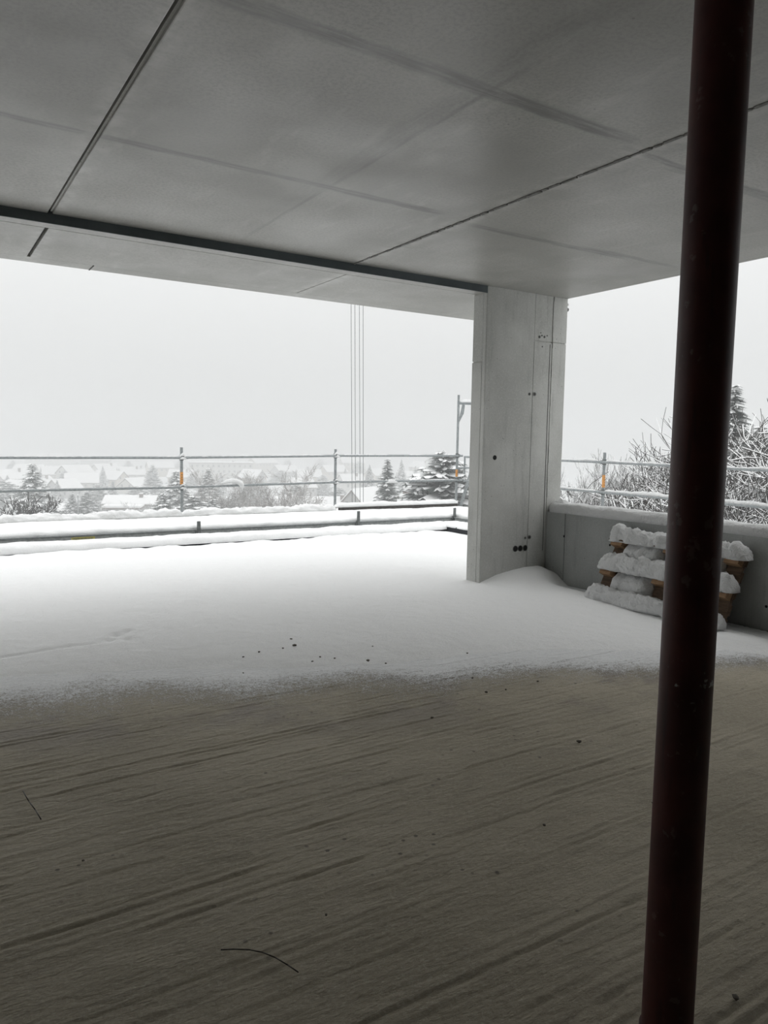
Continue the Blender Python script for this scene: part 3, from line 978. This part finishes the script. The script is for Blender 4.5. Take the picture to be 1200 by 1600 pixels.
# ------------------------------------------------------------------ little things on the floor
NTH = 'first second third fourth fifth sixth seventh eighth ninth tenth eleventh twelfth thirteenth fourteenth fifteenth sixteenth seventeenth eighteenth nineteenth twentieth'.split()
rc = random.Random(21)
shapes = []
for q in range(4):
    bm = bmesh.new()
    bmesh.ops.create_icosphere(bm, subdivisions=1, radius=1.0)
    for v in bm.verts:
        v.co *= 0.7 + 0.6 * rc.random(); v.co.z *= 0.6
    me = bpy.data.meshes.new('crumb'); bm.to_mesh(me); bm.free(); me.materials.append(M['crumb'])
    shapes.append(me)
crumbs = [(455, 1002, .018), (460, 1012, .022), (405, 1022, .014), (380, 1030, .012), (500, 1030, .012), (523, 1032, .013), (488, 1037, .012), (582, 1013, .011), (575, 1036, .02),
          (603, 1040, .012), (730, 1024, .012), (738, 1060, .014), (840, 1065, .013), (905, 1160, .02), (675, 1122, .014), (470, 1000, .01), (442, 1016, .012), (640, 985, .014),
          (380, 1055, .01), (760, 1082, .016), (790, 1078, .012), (510, 1430, .008), (130, 1345, .008), (850, 1290, .01), (1150, 1560, .016), (1020, 1255, .01)]
for (cx_, cy_, r) in crumbs:
    d = RM @ Vector((cx_ - 600.0, 800.0 - cy_, -FPX))
    t = (0.0 - EYE.z) / d.z
    p = EYE + d * t
    o = link('concrete_crumb', shapes[rc.randrange(4)])
    zs = 0.0
    sdist = p.y - (EDGE_A - EDGE_B * p.x)
    if sdist > 0.3: zs = 0.012
    o.location = (p.x, p.y, zs + r * 0.2)
    r *= 0.6; o.scale = (r, r, r); o.rotation_euler = (0, 0, rc.random() * 6)
    far = cy_ < 1100
    mates = sorted(q[0] + q[1] * 1e-3 for q in crumbs if (q[1] < 1100) == far)
    n_ = mates.index(cx_ + cy_ * 1e-3)
    place = NTH[n_] + ' from the left'
    tag(o, ('dark concrete crumb in the thin snow at its ragged edge, ' if far else 'small dark concrete crumb on the bare floor, ') + place, 'crumb',
        'concrete crumbs in the thin snow' if far else 'concrete crumbs on the bare floor')


def fl(px, py, z=0.0):
    d = RM @ Vector((px - 600.0, 800.0 - py, -FPX))
    return EYE + d * ((z - EYE.z) / d.z)


def wire(name, pts, r, label):
    P = [fl(*q, 0.008) for q in pts]
    m = MB()
    for a, b in zip(P[:-1], P[1:]):
        m.tube(a, b, r, n=6)
    return tag(m.build(name, M['wire'], smooth=True), label, 'wire')


wire('bent_wire', [(345, 1484), (365, 1483), (390, 1484), (410, 1488), (430, 1496), (450, 1508), (466, 1519)], 0.0016, 'thin curved tie wire lying on the concrete floor')
wire('bent_wire', [(36, 1236), (45, 1252), (55, 1265), (64, 1280)], 0.002, 'short dark wire offcut lying on the floor at the left edge')

# ------------------------------------------------------------------ landscape: ground
gx = np.concatenate([-np.geomspace(1600, 10, 40), np.geomspace(10, 1900, 50)])
gy = np.concatenate([-np.geomspace(400, 10, 20), np.geomspace(10, 1900, 60)])
GX, GY = np.meshgrid(gx, gy)
R_ = np.hypot(GX, GY)
tt_ = np.clip((R_ - 22) / 110, 0, 1); tt_ = tt_ * tt_ * (3 - 2 * tt_)
GZ = -9.5 - 10.5 * tt_
ground = tag(link('ground', grid_mesh('ground', gx, gy, GZ, M['ground_snow'])), 'snow covered ground of the valley', None, None, 'structure')
# body of the building under the terrace
bld = MB().box(XL - 3, YB - 0.2, -9.6, 7.2, 9.5, -0.36).build('building_base', M['wall'])
tag(bld, 'lower storeys of the unfinished building', None, None, 'structure')


# ------------------------------------------------------------------ trees
def bare_tree(seed, height, levels=5, spread=0.9, up=0.25, r0=0.12, density=1.0, trunk_frac=0.28, minr=0.006, droop=0.0, twig=0.6):
    g = random.Random(seed)
    segs = []

    def grow(p, d, L, r, lev):
        n = 3 if lev < levels - 1 else 2
        step = L / n
        kids = []
        for i in range(n):
            j = Vector((g.gauss(0, 1), g.gauss(0, 1), g.gauss(0, 1))) * (0.10 if lev == 0 else 0.22)
            tro = Vector((0, 0, up if lev < levels - 1 else up - droop))
            d = (d + j + tro * (0.3 if lev else 0.05)).normalized()
            q = p + d * step
            ra = r * (1 - 0.55 * i / n); rb = r * (1 - 0.55 * (i + 1) / n)
            segs.append((p, q, max(ra, minr), max(rb, minr), lev))
            kids.append((q, d, rb))
            p = q
        if lev >= levels: return
        for i, (q, dd, rb) in enumerate(kids):
            if lev == 0 and i == 0 and trunk_frac > 0.3: continue
            m = (2 if g.random() < 0.7 * density else 1) + (1 if density > 1.2 and g.random() < 0.45 else 0) if i < n - 1 else (3 if g.random() < 0.6 * density else 2)
            for _ in range(m):
                ax = dd.orthogonal().normalized()
                ax.rotate(Matrix.Rotation(g.random() * 6.283, 3, dd))
                nd = dd.copy()
                nd.rotate(Matrix.Rotation(spread * (0.5 + 0.6 * g.random()), 3, ax))
                nd = (nd + Vector((0, 0, up * 0.5))).normalized()
                k_ = (0.62 if lev else 0.75) * (0.7 + 0.5 * g.random())
                grow(q, nd, L * k_, max(rb * 0.62, minr), lev + 1)

    grow(Vector((0, 0, 0)), Vector((g.gauss(0, .05), g.gauss(0, .05), 1)).normalized(), 1.0, 0.05, 0)
    top = max(s_[1].z for s_ in segs)
    k_ = height / top
    out = []
    for (p, q, a, b, lev) in segs:
        fa = r0 / 0.05
        out.append((p * k_, q * k_, max(a * fa, minr), max(b * fa, minr), lev))
    return out


def tree_meshes(segs, name, bark, snowk=1.0, seed=0):
    g = random.Random(seed)
    b = MB(); s_ = MB()
    for (p, q, ra, rb, lev) in segs:
        b.tube(p, q, ra, rb, n=3 if ra < 0.05 else 6, caps=False)
        d = (q - p); L = d.length
        if L < 1e-4: continue
        d = d / L
        flatness = math.sqrt(max(0, 1 - d.z * d.z))
        if flatness < 0.35 or g.random() > 0.66: continue
        side = Vector((-d.y, d.x, 0)).normalized()
        upv = side.cross(d) * -1
        if upv.z < 0: upv = -upv
        w = (ra * 0.85 + 0.005) * snowk; h0 = ra * 0.55; h1 = ra + (0.012 + 0.35 * ra) * snowk * flatness
        n = len(s_.v)
        for c, rr in ((p, 1.0), (q, max(0.55, rb / ra))):
            s_.v += [tuple(c - side * w * rr + upv * h0 * rr), tuple(c + upv * h1 * rr), tuple(c + side * w * rr + upv * h0 * rr)]
        s_.f += [(n, n + 1, n + 4, n + 3), (n + 1, n + 2, n + 5, n + 4), (n, n + 3, n + 5, n + 2)]
    return b.mesh(name + '_branches', bark), s_.mesh(name + '_snow', M['snow_far'])


def put_bare(name, meshes, px, dist, ytop, label, group, native, rz=0.0, cat='tree', wide=1.0):
    p = at(px, 700, dist)
    gz = ground_z(p.x, p.y)
    top = at(px, ytop, dist).z
    k_ = (top - gz) / native
    e = empty(name, (p.x, p.y, gz), rz)
    e.scale = (k_ * wide, k_ * wide, k_)
    tag(e, label, cat, group)
    for nm, me in zip(('branches', 'snow'), meshes):
        o = link(nm, me); o.parent = e
        if nm == 'snow': o['kind'] = 'stuff'
    return e


def conifer(seed, height, radius, whorls=26, per=8, power=0.9, droop=0.35, snowk=0.75, base=0.10, gap=0.0):
    g = random.Random(seed)
    nd = MB(); sn = MB(); tr = MB()
    tr.tube((0, 0, 0), (0, 0, height * 0.97), height * 0.014, height * 0.002, n=6)
    for w in range(whorls):
        t = base + (1 - base) * (w + 0.5 * g.random()) / whorls
        R0 = radius * max(0.03, (1 - t)) ** power
        zw = height * t
        for k_ in range(per):
            z = zw + height / whorls * g.uniform(-0.9, 0.9)
            if g.random() < gap: continue
            a = 2 * math.pi * (k_ + 0.8 * g.random()) / per + w * 0.7
            R = R0 * (0.65 + 0.5 * g.random())
            dr = droop * (0.6 + 0.7 * g.random())
            dx, dy = math.cos(a), math.sin(a)
            sx, sy = -dy, dx
            pts = []
            for i in range(4):
                u = i / 3
                pts.append((R * u, z - dr * R * u * u + 0.12 * R * u + 0.06 * R * (u ** 3)))
            wd = [0.06 * R, 0.24 * R, 0.20 * R, 0.02 * R]
            # needle sprigs left and right
            for i in range(3):
                (ra, za), (rb, zb) = pts[i], pts[i + 1]
                n = len(nd.v)
                wa, wb = wd[i], wd[i + 1]
                nd.v += [(dx * ra - sx * wa, dy * ra - sy * wa, za - wa * 0.35), (dx * ra, dy * ra, za), (dx * ra + sx * wa, dy * ra + sy * wa, za - wa * 0.35),
                         (dx * rb - sx * wb, dy * rb - sy * wb, zb - wb * 0.35), (dx * rb, dy * rb, zb), (dx * rb + sx * wb, dy * rb + sy * wb, zb - wb * 0.35)]
                nd.f += [(n, n + 1, n + 4, n + 3), (n + 1, n + 2, n + 5, n + 4)]
                for sgn in (-1, 1):
                    for q in range(2):
                        f = 0.25 + 0.5 * q
                        rr = ra + (rb - ra) * f; zz = za + (zb - za) * f
                        ln = (0.30 + 0.18 * g.random()) * R * (1 - 0.6 * rr / max(R, 1e-3)) + 0.05 * radius
                        n = len(nd.v)
                        ox, oy = dx * 0.6 + sx * sgn, dy * 0.6 + sy * sgn
                        nd.v += [(dx * (rr - .03 * R), dy * (rr - .03 * R), zz), (dx * (rr + .05 * R), dy * (rr + .05 * R), zz), (dx * rr + ox * ln, dy * rr + oy * ln, zz - 0.45 * ln)]
                        nd.f.append((n, n + 1, n + 2))
            if g.random() < snowk:
                lift = 0.025 * radius + 0.02 * R
                n = len(sn.v)
                m = 4
                for i in range(m):
                    u = 0.30 + 0.68 * i / (m - 1)
                    jj = 0.7 + 0.6 * g.random()
                    rr = R * u; zz = z - dr * R * u * u + 0.12 * R * u + 0.06 * R * u ** 3 + lift
                    ww = (0.17 * R * jj + 0.01 * radius) * (1.0 if 0 < i < m - 1 else 0.45)
                    sn.v += [(dx * rr - sx * ww, dy * rr - sy * ww, zz - 0.5 * ww - lift * .5), (dx * rr, dy * rr, zz + 0.15 * ww), (dx * rr + sx * ww, dy * rr + sy * ww, zz - 0.5 * ww - lift * .5)]
                for i in range(m - 1):
                    b = n + i * 3
                    sn.f += [(b, b + 1, b + 4, b + 3), (b + 1, b + 2, b + 5, b + 4)]
    return tr.mesh('trunk', M['bark']), nd.mesh('needles', M['needle']), sn.mesh('snow', M['snow_far'])


def put_conifer(name, meshes, px, dist, ytop, width_px, label, group, native_h, native_r, rz=0.0, at_y=790):
    p = at(px, 700, dist)
    gz = ground_z(p.x, p.y)
    top = at(px, ytop, dist).z
    hgt = top - gz
    low = at(px, at_y, dist).z
    frac = max(0.08, (top - low) / hgt)
    rad = 0.5 * width_px / FPX * dist / (frac ** 0.9)
    e = empty(name, (p.x, p.y, gz), rz)
    e.scale = (rad / native_r, rad / native_r, hgt / native_h)
    tag(e, label, 'tree', group)
    for nm, me in zip(('trunk', 'needles', 'snow'), meshes):
        o = link(nm, me); o.parent = e
        if nm != 'trunk': o['kind'] = 'stuff'
    return e


CON = [conifer(1, 14, 3.0, 66, 11, 0.85, 0.45, 0.75), conifer(2, 14, 3.0, 58, 11, 0.75, 0.60, 0.85), conifer(3, 14, 3.0, 74, 12, 0.75, 0.35, 0.38, gap=0.05),
       conifer(4, 12, 4.0, 46, 12, 0.55, 0.25, 0.75, gap=0.05)]
NH = [14, 14, 14, 12]; NR = [3.0, 3.0, 3.0, 4.0]


def pc(i, px, dist, ytop, w, label, group=None, rz=0.0, name='conifer', at_y=790):
    return put_conifer(name, CON[i], px, dist, ytop, w, label, group, NH[i], NR[i], rz, at_y)


gm = 'snowy conifers in the middle distance'
pc(2, 606, 88, 718, 42, 'dark upright conifer standing right of the gabled house', gm, 0.4)
pc(3, 693, 62, 708, 100, 'wide snow laden cedar beside the scaffold corner', gm, 1.0, 'cedar')
pc(1, 275, 118, 737, 52, 'snowy conifer directly behind the left scaffold standard', gm, 2.0)
pc(1, 255, 92, 772, 26, 'small snow laden spruce left of the left scaffold standard', gm, 0.3)
pc(1, 302, 95, 776, 34, 'small snow laden spruce right of the left scaffold standard', gm, 0.9)
pc(0, 325, 135, 733, 56, 'tall conifer with snowy tiers between scaffold standard and birches', gm, 1.3)
pc(1, 331, 98, 781, 18, 'low snowy spruce at the foot of the tiered conifer', gm, 2.7)
pc(1, 50, 110, 726, 56, 'snowy conifer rising behind the bare tree at the left edge', gm, 0.1)
pc(0, 111, 140, 772, 22, 'slim snowy conifer left of the pale pole', gm, 0.5)
pc(0, 134, 142, 768, 32, 'broader snowy conifer right of the pale pole', gm, 1.9)
pc(2, 686, 210, 705, 30, 'hazy conifer tip showing over the cedar', gm, .2)
hz = 'hazy trees in the fog'
HAZY = []
for (i, px, d, yt, w, rz) in ((3, 238, 260, 727, 40, .3), (0, 578, 230, 726, 36, 1.1), (0, 628, 265, 717, 36, 2.0), (3, 462, 200, 756, 50, 0.2), (0, 571, 200, 752, 24, .7), (0, 650, 290, 728, 30, 1.4),
                              (0, 160, 330, 728, 30, .9), (0, 185, 360, 732, 30, .1), (3, 100, 330, 735, 50, .8), (0, 345, 300, 738, 30, 2.2), (3, 505, 300, 742, 50, 1.2), (0, 540, 320, 731, 30, .5),
                              (0, 10, 300, 742, 34, 1.7), (3, 60, 380, 735, 50, .6), (0, 220, 380, 727, 26, .4), (3, 300, 340, 740, 60, 2.4), (0, 410, 330, 733, 30, 1.0), (3, 440, 380, 735, 60, 2.), (0, 480, 420, 728, 24, .3),
                              (3, 150, 230, 757, 44, .3), (0, 175, 250, 752, 28, .2), (3, 215, 240, 760, 50, .9), (3, 5, 210, 752, 60, 1.1), (0, 88, 260, 750, 26, .4), (3, 530, 220, 762, 40, .4), (3, 395, 260, 748, 60, .1), (0, 610, 380, 724, 22, .6),
                              (3, 350, 450, 722, 40, .1), (3, 120, 480, 722, 40, .5), (3, 200, 500, 720, 46, .8), (3, 20, 520, 719, 50, .2), (3, 560, 470, 721, 50, .9), (3, 450, 520, 718, 50, .4), (3, 280, 520, 719, 40, .4), (3, 500, 560, 717, 60, .4)):
    HAZY.append((px, None)); HAZY[-1] = (px, pc(i, px, d, yt, w, 'tree half lost in the fog over the valley', hz, rz, 'hazy_tree', at_y=785 if d < 350 else 760))

ORD = ['leftmost', 'second from left', 'third from left', 'fourth from left', 'fifth from left', 'sixth from left', 'seventh from left', 'eighth from left', 'ninth from left', 'tenth from left']
ZONES = ((100, 'above the bare tree at the left edge'), (160, 'above the two slim conifers'), (236, 'above the broad flat roofed house'), (345, 'around the left scaffold standard'),
         (445, 'behind the brown birches'), (545, 'left of the crane ropes'), (615, 'around the dark conifer'), (900, 'left of the wide cedar'))


def label_by_place(items, kind):
    for lo, (hi, where) in zip([-99] + [z_[0] for z_ in ZONES[:-1]], ZONES):
        row = sorted([it for it in items if lo <= it[0] < hi], key=lambda it: it[0])
        for n_, (px__, o_) in enumerate(row):
            o_['label'] = (kind + ' ' + where) if len(row) == 1 else '%s %s, %s' % (kind, where, ORD[n_])


label_by_place(HAZY, 'tree half lost in fog')

# bare trees
BT = [(bare_tree(11, 12, 4, 0.80, 0.26, 0.12, 1.4, minr=0.0045), 'bare_a'), (bare_tree(12, 12, 4, 0.90, 0.22, 0.12, 1.4, minr=0.0045), 'bare_b'),
      (bare_tree(13, 12, 4, 0.75, 0.30, 0.11, 1.4, minr=0.0045), 'bare_c'), (bare_tree(25, 10, 5, 0.45, 0.50, 0.045, 1.0, minr=0.0045), 'bush')]
BM = [tree_meshes(s_, n, M['bark'], 1.0, 3 + i) for i, (s_, n) in enumerate(BT)]
BIR = tree_meshes(bare_tree(31, 12, 5, 0.55, 0.40, 0.07, 1.0, minr=0.007, droop=0.7), 'birch', M['bark_brown'], 0.5, 9)
NB = [12, 12, 12, 10]
gb = 'bare snowy trees beyond the right-hand parapet'


def pb(i, px, d, yt, label, group=gb, rz=0.0, name='bare_tree', wide=1.0):
    return put_bare(name, BM[i], px, d, yt, label, group, NB[i], rz, wide=wide)


pb(0, 1030, 31, 632, 'bare snowy tree rising just left of the steel column', rz=0.3)
pb(1, 1190, 27, 582, 'tall bare snowy tree at the right edge of the picture', rz=1.2)
pb(2, 1165, 31, 640, 'bare snowy tree in front of the conifer right of the steel column', rz=2.0)
pb(1, 1075, 30, 668, 'bare snowy tree mostly hidden behind the steel column', rz=0.8)
pb(2, 1105, 36, 640, 'bare snowy tree behind the steel column, further off', rz=4.4)
pb(0, 1215, 33, 640, 'bare snowy tree cut by the right edge of the picture', rz=3.0)
pb(2, 985, 38, 715, 'lower bare snowy tree between edge post and tall bare tree', rz=0.9)
pb(1, 1045, 26, 735, 'low spreading snowy tree close behind the parapet rail', rz=5.0, wide=1.3)
pb(0, 1150, 24, 742, 'low snowy branches right of the steel column under the rails', rz=2.6, wide=1.3)
pb(1, 1200, 22, 745, 'low snowy branches at the right edge under the rails', rz=4.0, wide=1.3)
for k, (px, d, yt, rz) in enumerate(((893, 58, 722, .2), (912, 55, 707, 1.1), (930, 60, 700, 2.1), (950, 56, 704, 3.0), (968, 52, 702, 4.0), (940, 48, 738, 5.), (905, 46, 745, .6), (975, 44, 735, 1.6))):
    pb(3, px, d, yt, 'thin upright bare shrub in the thicket beside the wall stub, %s' % ORD[sorted([893, 912, 930, 950, 968, 940, 905, 975]).index(px)], 'shrub thicket beside the wall stub', rz, 'bare_shrub')
pc(2, 1144, 44, 603, 75, 'dark snowy conifer right of the steel column', 'conifers beyond the right-hand parapet', 0.7, at_y=760)
pc(0, 1098, 50, 640, 90, 'dark snowy conifer hidden behind the steel column', 'conifers beyond the right-hand parapet', 1.7, at_y=760)
pc(2, 1188, 48, 668, 80, 'dark snowy conifer behind the tall bare tree at the right edge', 'conifers beyond the right-hand parapet', 2.7, at_y=760)
gd = 'conifers beyond the right-hand parapet'
pc(2, 1178, 40, 690, 110, 'low dark conifer among the bare branches right of the steel column', gd, 3.3, at_y=780)
pc(2, 1128, 42, 700, 100, 'low dark conifer half hidden by the steel column on its right', gd, 4.1, at_y=780)
pc(2, 1052, 46, 716, 100, 'low dark conifer half hidden by the steel column on its left', gd, 5.1, at_y=790)
pc(2, 1008, 50, 745, 60, 'small dark conifer among bare branches left of the steel column', gd, 0.1, at_y=790)
pb(2, 1005, 30, 690, 'slender bare snowy tree between the thicket and the steel column', rz=5.6)
pb(0, 1178, 25, 665, 'bare snowy crown crossing the rails right of the steel column', rz=5.2)
gl = 'bare trees in the middle distance'
STOUT = tree_meshes(bare_tree(44, 12, 5, 0.60, 0.36, 0.17, 0.75, minr=0.012), 'stout', M['bark'], 0.9, 15)
put_bare('bare_tree', STOUT, 28, 58, 766, 'dark bare tree with snow on its branches at the left edge', gl, 12, 0.7, wide=1.0)
put_bare('bare_tree', STOUT, 6, 66, 774, 'smaller bare tree cut by the left edge of the picture', gl, 12, 2.9, wide=1.0)
for k, (px, d, yt, rz, lab) in enumerate(((372, 120, 728, .1, 'brownish bare birch nearest the tiered conifer'), (395, 125, 733, 1.5, 'brownish bare birch in the middle of the clump'), (425, 118, 722, 2.6, 'tallest brownish bare birch with drooping twigs'), (408, 100, 752, 3.3, 'low brownish bare shrub in front of the birches'))):
    put_bare('birch', BIR, px, d, yt, lab, gl, 12, rz, wide=1.15)
for k, (px, d, yt, rz) in enumerate(((160, 175, 776, .1), (175, 180, 780, 1.), (150, 170, 782, 2.), (450, 170, 772, 3.), (240, 160, 780, 1.3), (470, 165, 778, .6))):
    put_bare('bare_shrub', BM[3], px, d, yt, 'pale leafless shrub by the snowy roofs in the haze, %s' % ORD[sorted([160, 175, 150, 450, 240, 470]).index(px)], 'hazy shrubs by the roofs', 10, rz, wide=2.2)


# ------------------------------------------------------------------ houses
def house(px, ridge_y, dist, w, dep, wall_h, roof_h, rz, label, group, wall='plaster_white', chimney=True, gable_windows=True, rows=2, over=0.5, flat=False):
    p = at(px, 750, dist)
    gz = ground_z(p.x, p.y)
    zr = at(px, ridge_y, dist).z
    e = empty('house', (p.x, p.y, gz), rz)
    tag(e, label, 'house', group)
    hw = zr - gz - roof_h
    def part(name, m, mat, parent=None, **kw):
        o = link(name, m.mesh(name, mat)); o.parent = parent or e
        return o
    m = MB().box(-w / 2, -dep / 2, -1, w / 2, dep / 2, hw)
    if not flat:
        m.prism([(-dep / 2, hw), (dep / 2, hw), (0, hw + roof_h)], -w / 2, w / 2, lambda a, b, t: (t, a, b))
    walls = part('wall', m, M[wall])
    if flat:
        r = part('roof', MB().box(-w / 2 - over, -dep / 2 - over, hw, w / 2 + over, dep / 2 + over, hw + 0.3), M['roof_tile'])
        part('roof_snow', MB().box(-w / 2 - over, -dep / 2 - over, hw + 0.302, w / 2 + over, dep / 2 + over, hw + 0.302 + roof_h), M['snow_far'], r)
    else:
        k_ = roof_h / (dep / 2)
        ye = dep / 2 + over
        ze = hw - over * k_
        for sgn in (-1, 1):
            r = part('roof', MB().prism([(0, hw + roof_h + 0.02), (sgn * ye, ze + 0.02), (sgn * ye, ze + 0.22), (0, hw + roof_h + 0.22)], -w / 2 - over, w / 2 + over, lambda a, b, t: (t, a, b)), M['roof_tile'])
            part('roof_snow', MB().prism([(0, hw + roof_h + 0.225), (sgn * (ye - .05), ze + 0.225), (sgn * (ye - .05), ze + 0.5), (0, hw + roof_h + 0.55)], -w / 2 - over + .05, w / 2 + over - .05, lambda a, b, t: (t, a, b)), M['snow_far'], r)
    if chimney:
        c = part('chimney', MB().box(w * 0.18, -dep * 0.18, hw + roof_h * 0.5, w * 0.18 + 0.8, -dep * 0.18 + 0.7, hw + roof_h + 0.9), M['chimney'])
        part('chimney_snow', MB().box(w * 0.18 - .05, -dep * 0.18 - .05, hw + roof_h + 0.905, w * 0.18 + 0.85, -dep * 0.18 + 0.75, hw + roof_h + 1.1), M['snow_far'], c)
    n = max(2, int(w / 2.6))
    for sgn in (-1, 1):
        for r_ in range(rows):
            z0 = hw - 1.9 - 2.8 * r_
            if z0 < 0.3: continue
            for q in range(n):
                x = -w / 2 + w * (q + 0.5) / n
                f = part('window', MB().box(x - 0.55, sgn * dep / 2 - 0.06, z0, x + 0.55, sgn * dep / 2 + 0.05, z0 + 1.3), M['plaster_white'])
                part('pane', MB().box(x - 0.47, sgn * (dep / 2 + 0.03) - 0.03, z0 + 0.08, x + 0.47, sgn * (dep / 2 + 0.03) + 0.03, z0 + 1.22), M['glass'], f)
        if gable_windows:
            for r_ in range(rows):
                z0 = hw - 1.9 - 2.8 * r_ + (2.0 if not flat and r_ == 0 else 0)
                for y in (-dep * 0.2, dep * 0.2):
                    f = part('window', MB().box(sgn * w / 2 - 0.06, y - 0.5, z0, sgn * w / 2 + 0.05, y + 0.5, z0 + 1.1), M['plaster_white'])
                    part('pane', MB().box(sgn * (w / 2 + .03) - 0.03, y - 0.42, z0 + .08, sgn * (w / 2 + .03) + 0.03, y + 0.42, z0 + 1.02), M['glass'], f)
    return e


def facing(px, extra=0.0):
    """turn so that the long side looks along the sight line"""
    d = at(px, 700, 10)
    return math.atan2(d.y, d.x) - math.pi / 2 + extra


gh = 'snow roofed houses in the middle distance'
house(571, 765, 165, 13, 6.4, 5, 3.4, facing(571, math.pi / 2 - 0.45), 'gabled house under the crane ropes', gh, 'plaster_grey', chimney=False)
house(505, 779, 175, 22, 9, 5, 2.6, facing(505, 0.12), 'long low house with snowy roof left of the gabled house', gh, 'plaster_beige')
house(205, 777, 185, 11, 9, 5, 1.4, facing(205, -0.15), 'broad flat roofed house with chimney left of the scaffold standard', gh, 'plaster_grey', flat=False)
house(192, 791, 170, 7, 5, 4, 0.4, facing(192, -0.15), 'small flat snowy annexe in front of the broad house', gh, 'plaster_grey', flat=True, chimney=False)
house(90, 790, 175, 5.0, 5, 4, 1.0, facing(90, -0.3), 'small pale house between bare tree and slim conifers', gh, 'plaster_beige', chimney=False)
house(86, 803, 150, 4.6, 4, 3, 0.5, facing(86, -0.3), 'low snowy shed in front of the small pale house', gh, 'plaster_grey', flat=True, chimney=False)
house(660, 764, 150, 8, 10, 5, 2.6, facing(660, 1.1), 'snowy roof between dark conifer and cedar', gh, 'plaster_white', chimney=False)
house(440, 777, 165, 7, 6, 5, 1.8, facing(440, 0.6), 'small house with brown chimney behind the birches', gh, 'plaster_white')
ch = empty('chimney_stack', at(634, 800, 120)); ch.location.z = ground_z(ch.location.x, ch.location.y)
tag(ch, 'dark chimney stack with a thin flue right of the dark conifer', 'chimney')
q = at(634, 762, 120)
zz = q.z - ch.location.z
for nm, m, mt in (('stack', MB().box(-0.35, -0.5, 0, 0.35, 0.5, zz), 'chimney'), ('flue', MB().tube((-0.1, 0, zz), (-0.1, 0, zz + 0.9), 0.06), 'steel_dark')):
    o = link(nm, m.mesh(nm, M[mt])); o.parent = ch
pole = empty('pole', at(120, 700, 128)); pole.location.z = ground_z(pole.location.x, pole.location.y)
tag(pole, 'thin pale pole between the two slim conifers', 'pole')
zz = at(120, 774, 128).z - pole.location.z
for nm, m, mt in (('shaft', MB().tube((0, 0, 0), (0, 0, zz), 0.11, 0.08), 'steel'), ('cap', MB().tube((0, 0, zz), (0, 0, zz + .12), 0.14, 0.05), 'snow_far')):
    o = link(nm, m.mesh(nm, M[mt])); o.parent = pole
rh = random.Random(77)
gf = 'houses fading in the fog'
far = [(18, 735, 330, 12), (48, 727, 400, 14), (62, 746, 300, 9), (88, 730, 380, 12), (118, 728, 360, 13), (128, 741, 320, 12), (165, 726, 420, 13), (172, 737, 350, 14), (205, 731, 380, 12),
       (345, 722, 400, 32), (395, 735, 340, 9), (482, 735, 380, 12), (520, 728, 430, 14), (548, 742, 320, 10), (60, 709, 640, 18), (95, 709, 640, 18), (250, 722, 450, 14), (285, 735, 380, 12), (445, 728, 430, 13),
       (590, 733, 390, 12), (640, 738, 360, 12), (470, 748, 290, 9), (210, 748, 310, 10), (30, 752, 280, 9), (150, 712, 600, 20), (410, 716, 520, 20), (550, 716, 520, 16), (660, 722, 460, 14), (100, 750, 290, 9)]
FOGGY = []
for k, (px, yr, d, w) in enumerate(far):
    big = w > 25
    ho = house(px, yr, d, w, 9 if not big else 14, 6, 3.2 if not big else 0.6, facing(px, rh.uniform(-0.9, 0.9) if not big else 0.05),
          'long flat roofed building faint in the fog' if big else 'snow roofed house fading in the fog of the valley', gf, rh.choice(['plaster_white', 'plaster_grey', 'plaster_beige']),
          chimney=rh.random() < 0.4, gable_windows=d < 400, rows=1 if d > 400 else 2, flat=big)
    if not big: FOGGY.append((px, ho))
label_by_place(FOGGY, 'house fading in fog')

# ------------------------------------------------------------------ falling-snow haze filling the valley
fog = bpy.data.materials.new('snow_haze')
fog.use_nodes = True
fn = fog.node_tree.nodes
fn.clear()
fo = fn.new('ShaderNodeOutputMaterial'); fs = fn.new('ShaderNodeVolumeScatter')
FOG_D, FOG_ALB = 0.0043, 0.77         # extinction per metre, share of it that scatters
fs.inputs['Color'].default_value = (0.985, 1, 1, 1)
fs.inputs['Density'].default_value = FOG_D * FOG_ALB
fa_ = fn.new('ShaderNodeVolumeAbsorption'); fadd = fn.new('ShaderNodeAddShader')
fa_.inputs['Color'].default_value = (0, 0, 0, 1)
fa_.inputs['Density'].default_value = FOG_D * (1 - FOG_ALB)
fog.node_tree.links.new(fs.outputs[0], fadd.inputs[0])
fog.node_tree.links.new(fa_.outputs[0], fadd.inputs[1])
fog.node_tree.links.new(fadd.outputs[0], fo.inputs['Volume'])
poly = [(-900, 13.5), (11.5, 13.5), (11.5, -300), (1500, -300), (1500, 1500), (-900, 1500)]
mb = MB()
mb.prism(poly, -60.0, 30.0, lambda a, b, t: (a, b, t))
hz_ = mb.build('haze', fog, fixn=True)
tag(hz_, 'grey haze of falling snow over the valley', 'haze', None, 'stuff')
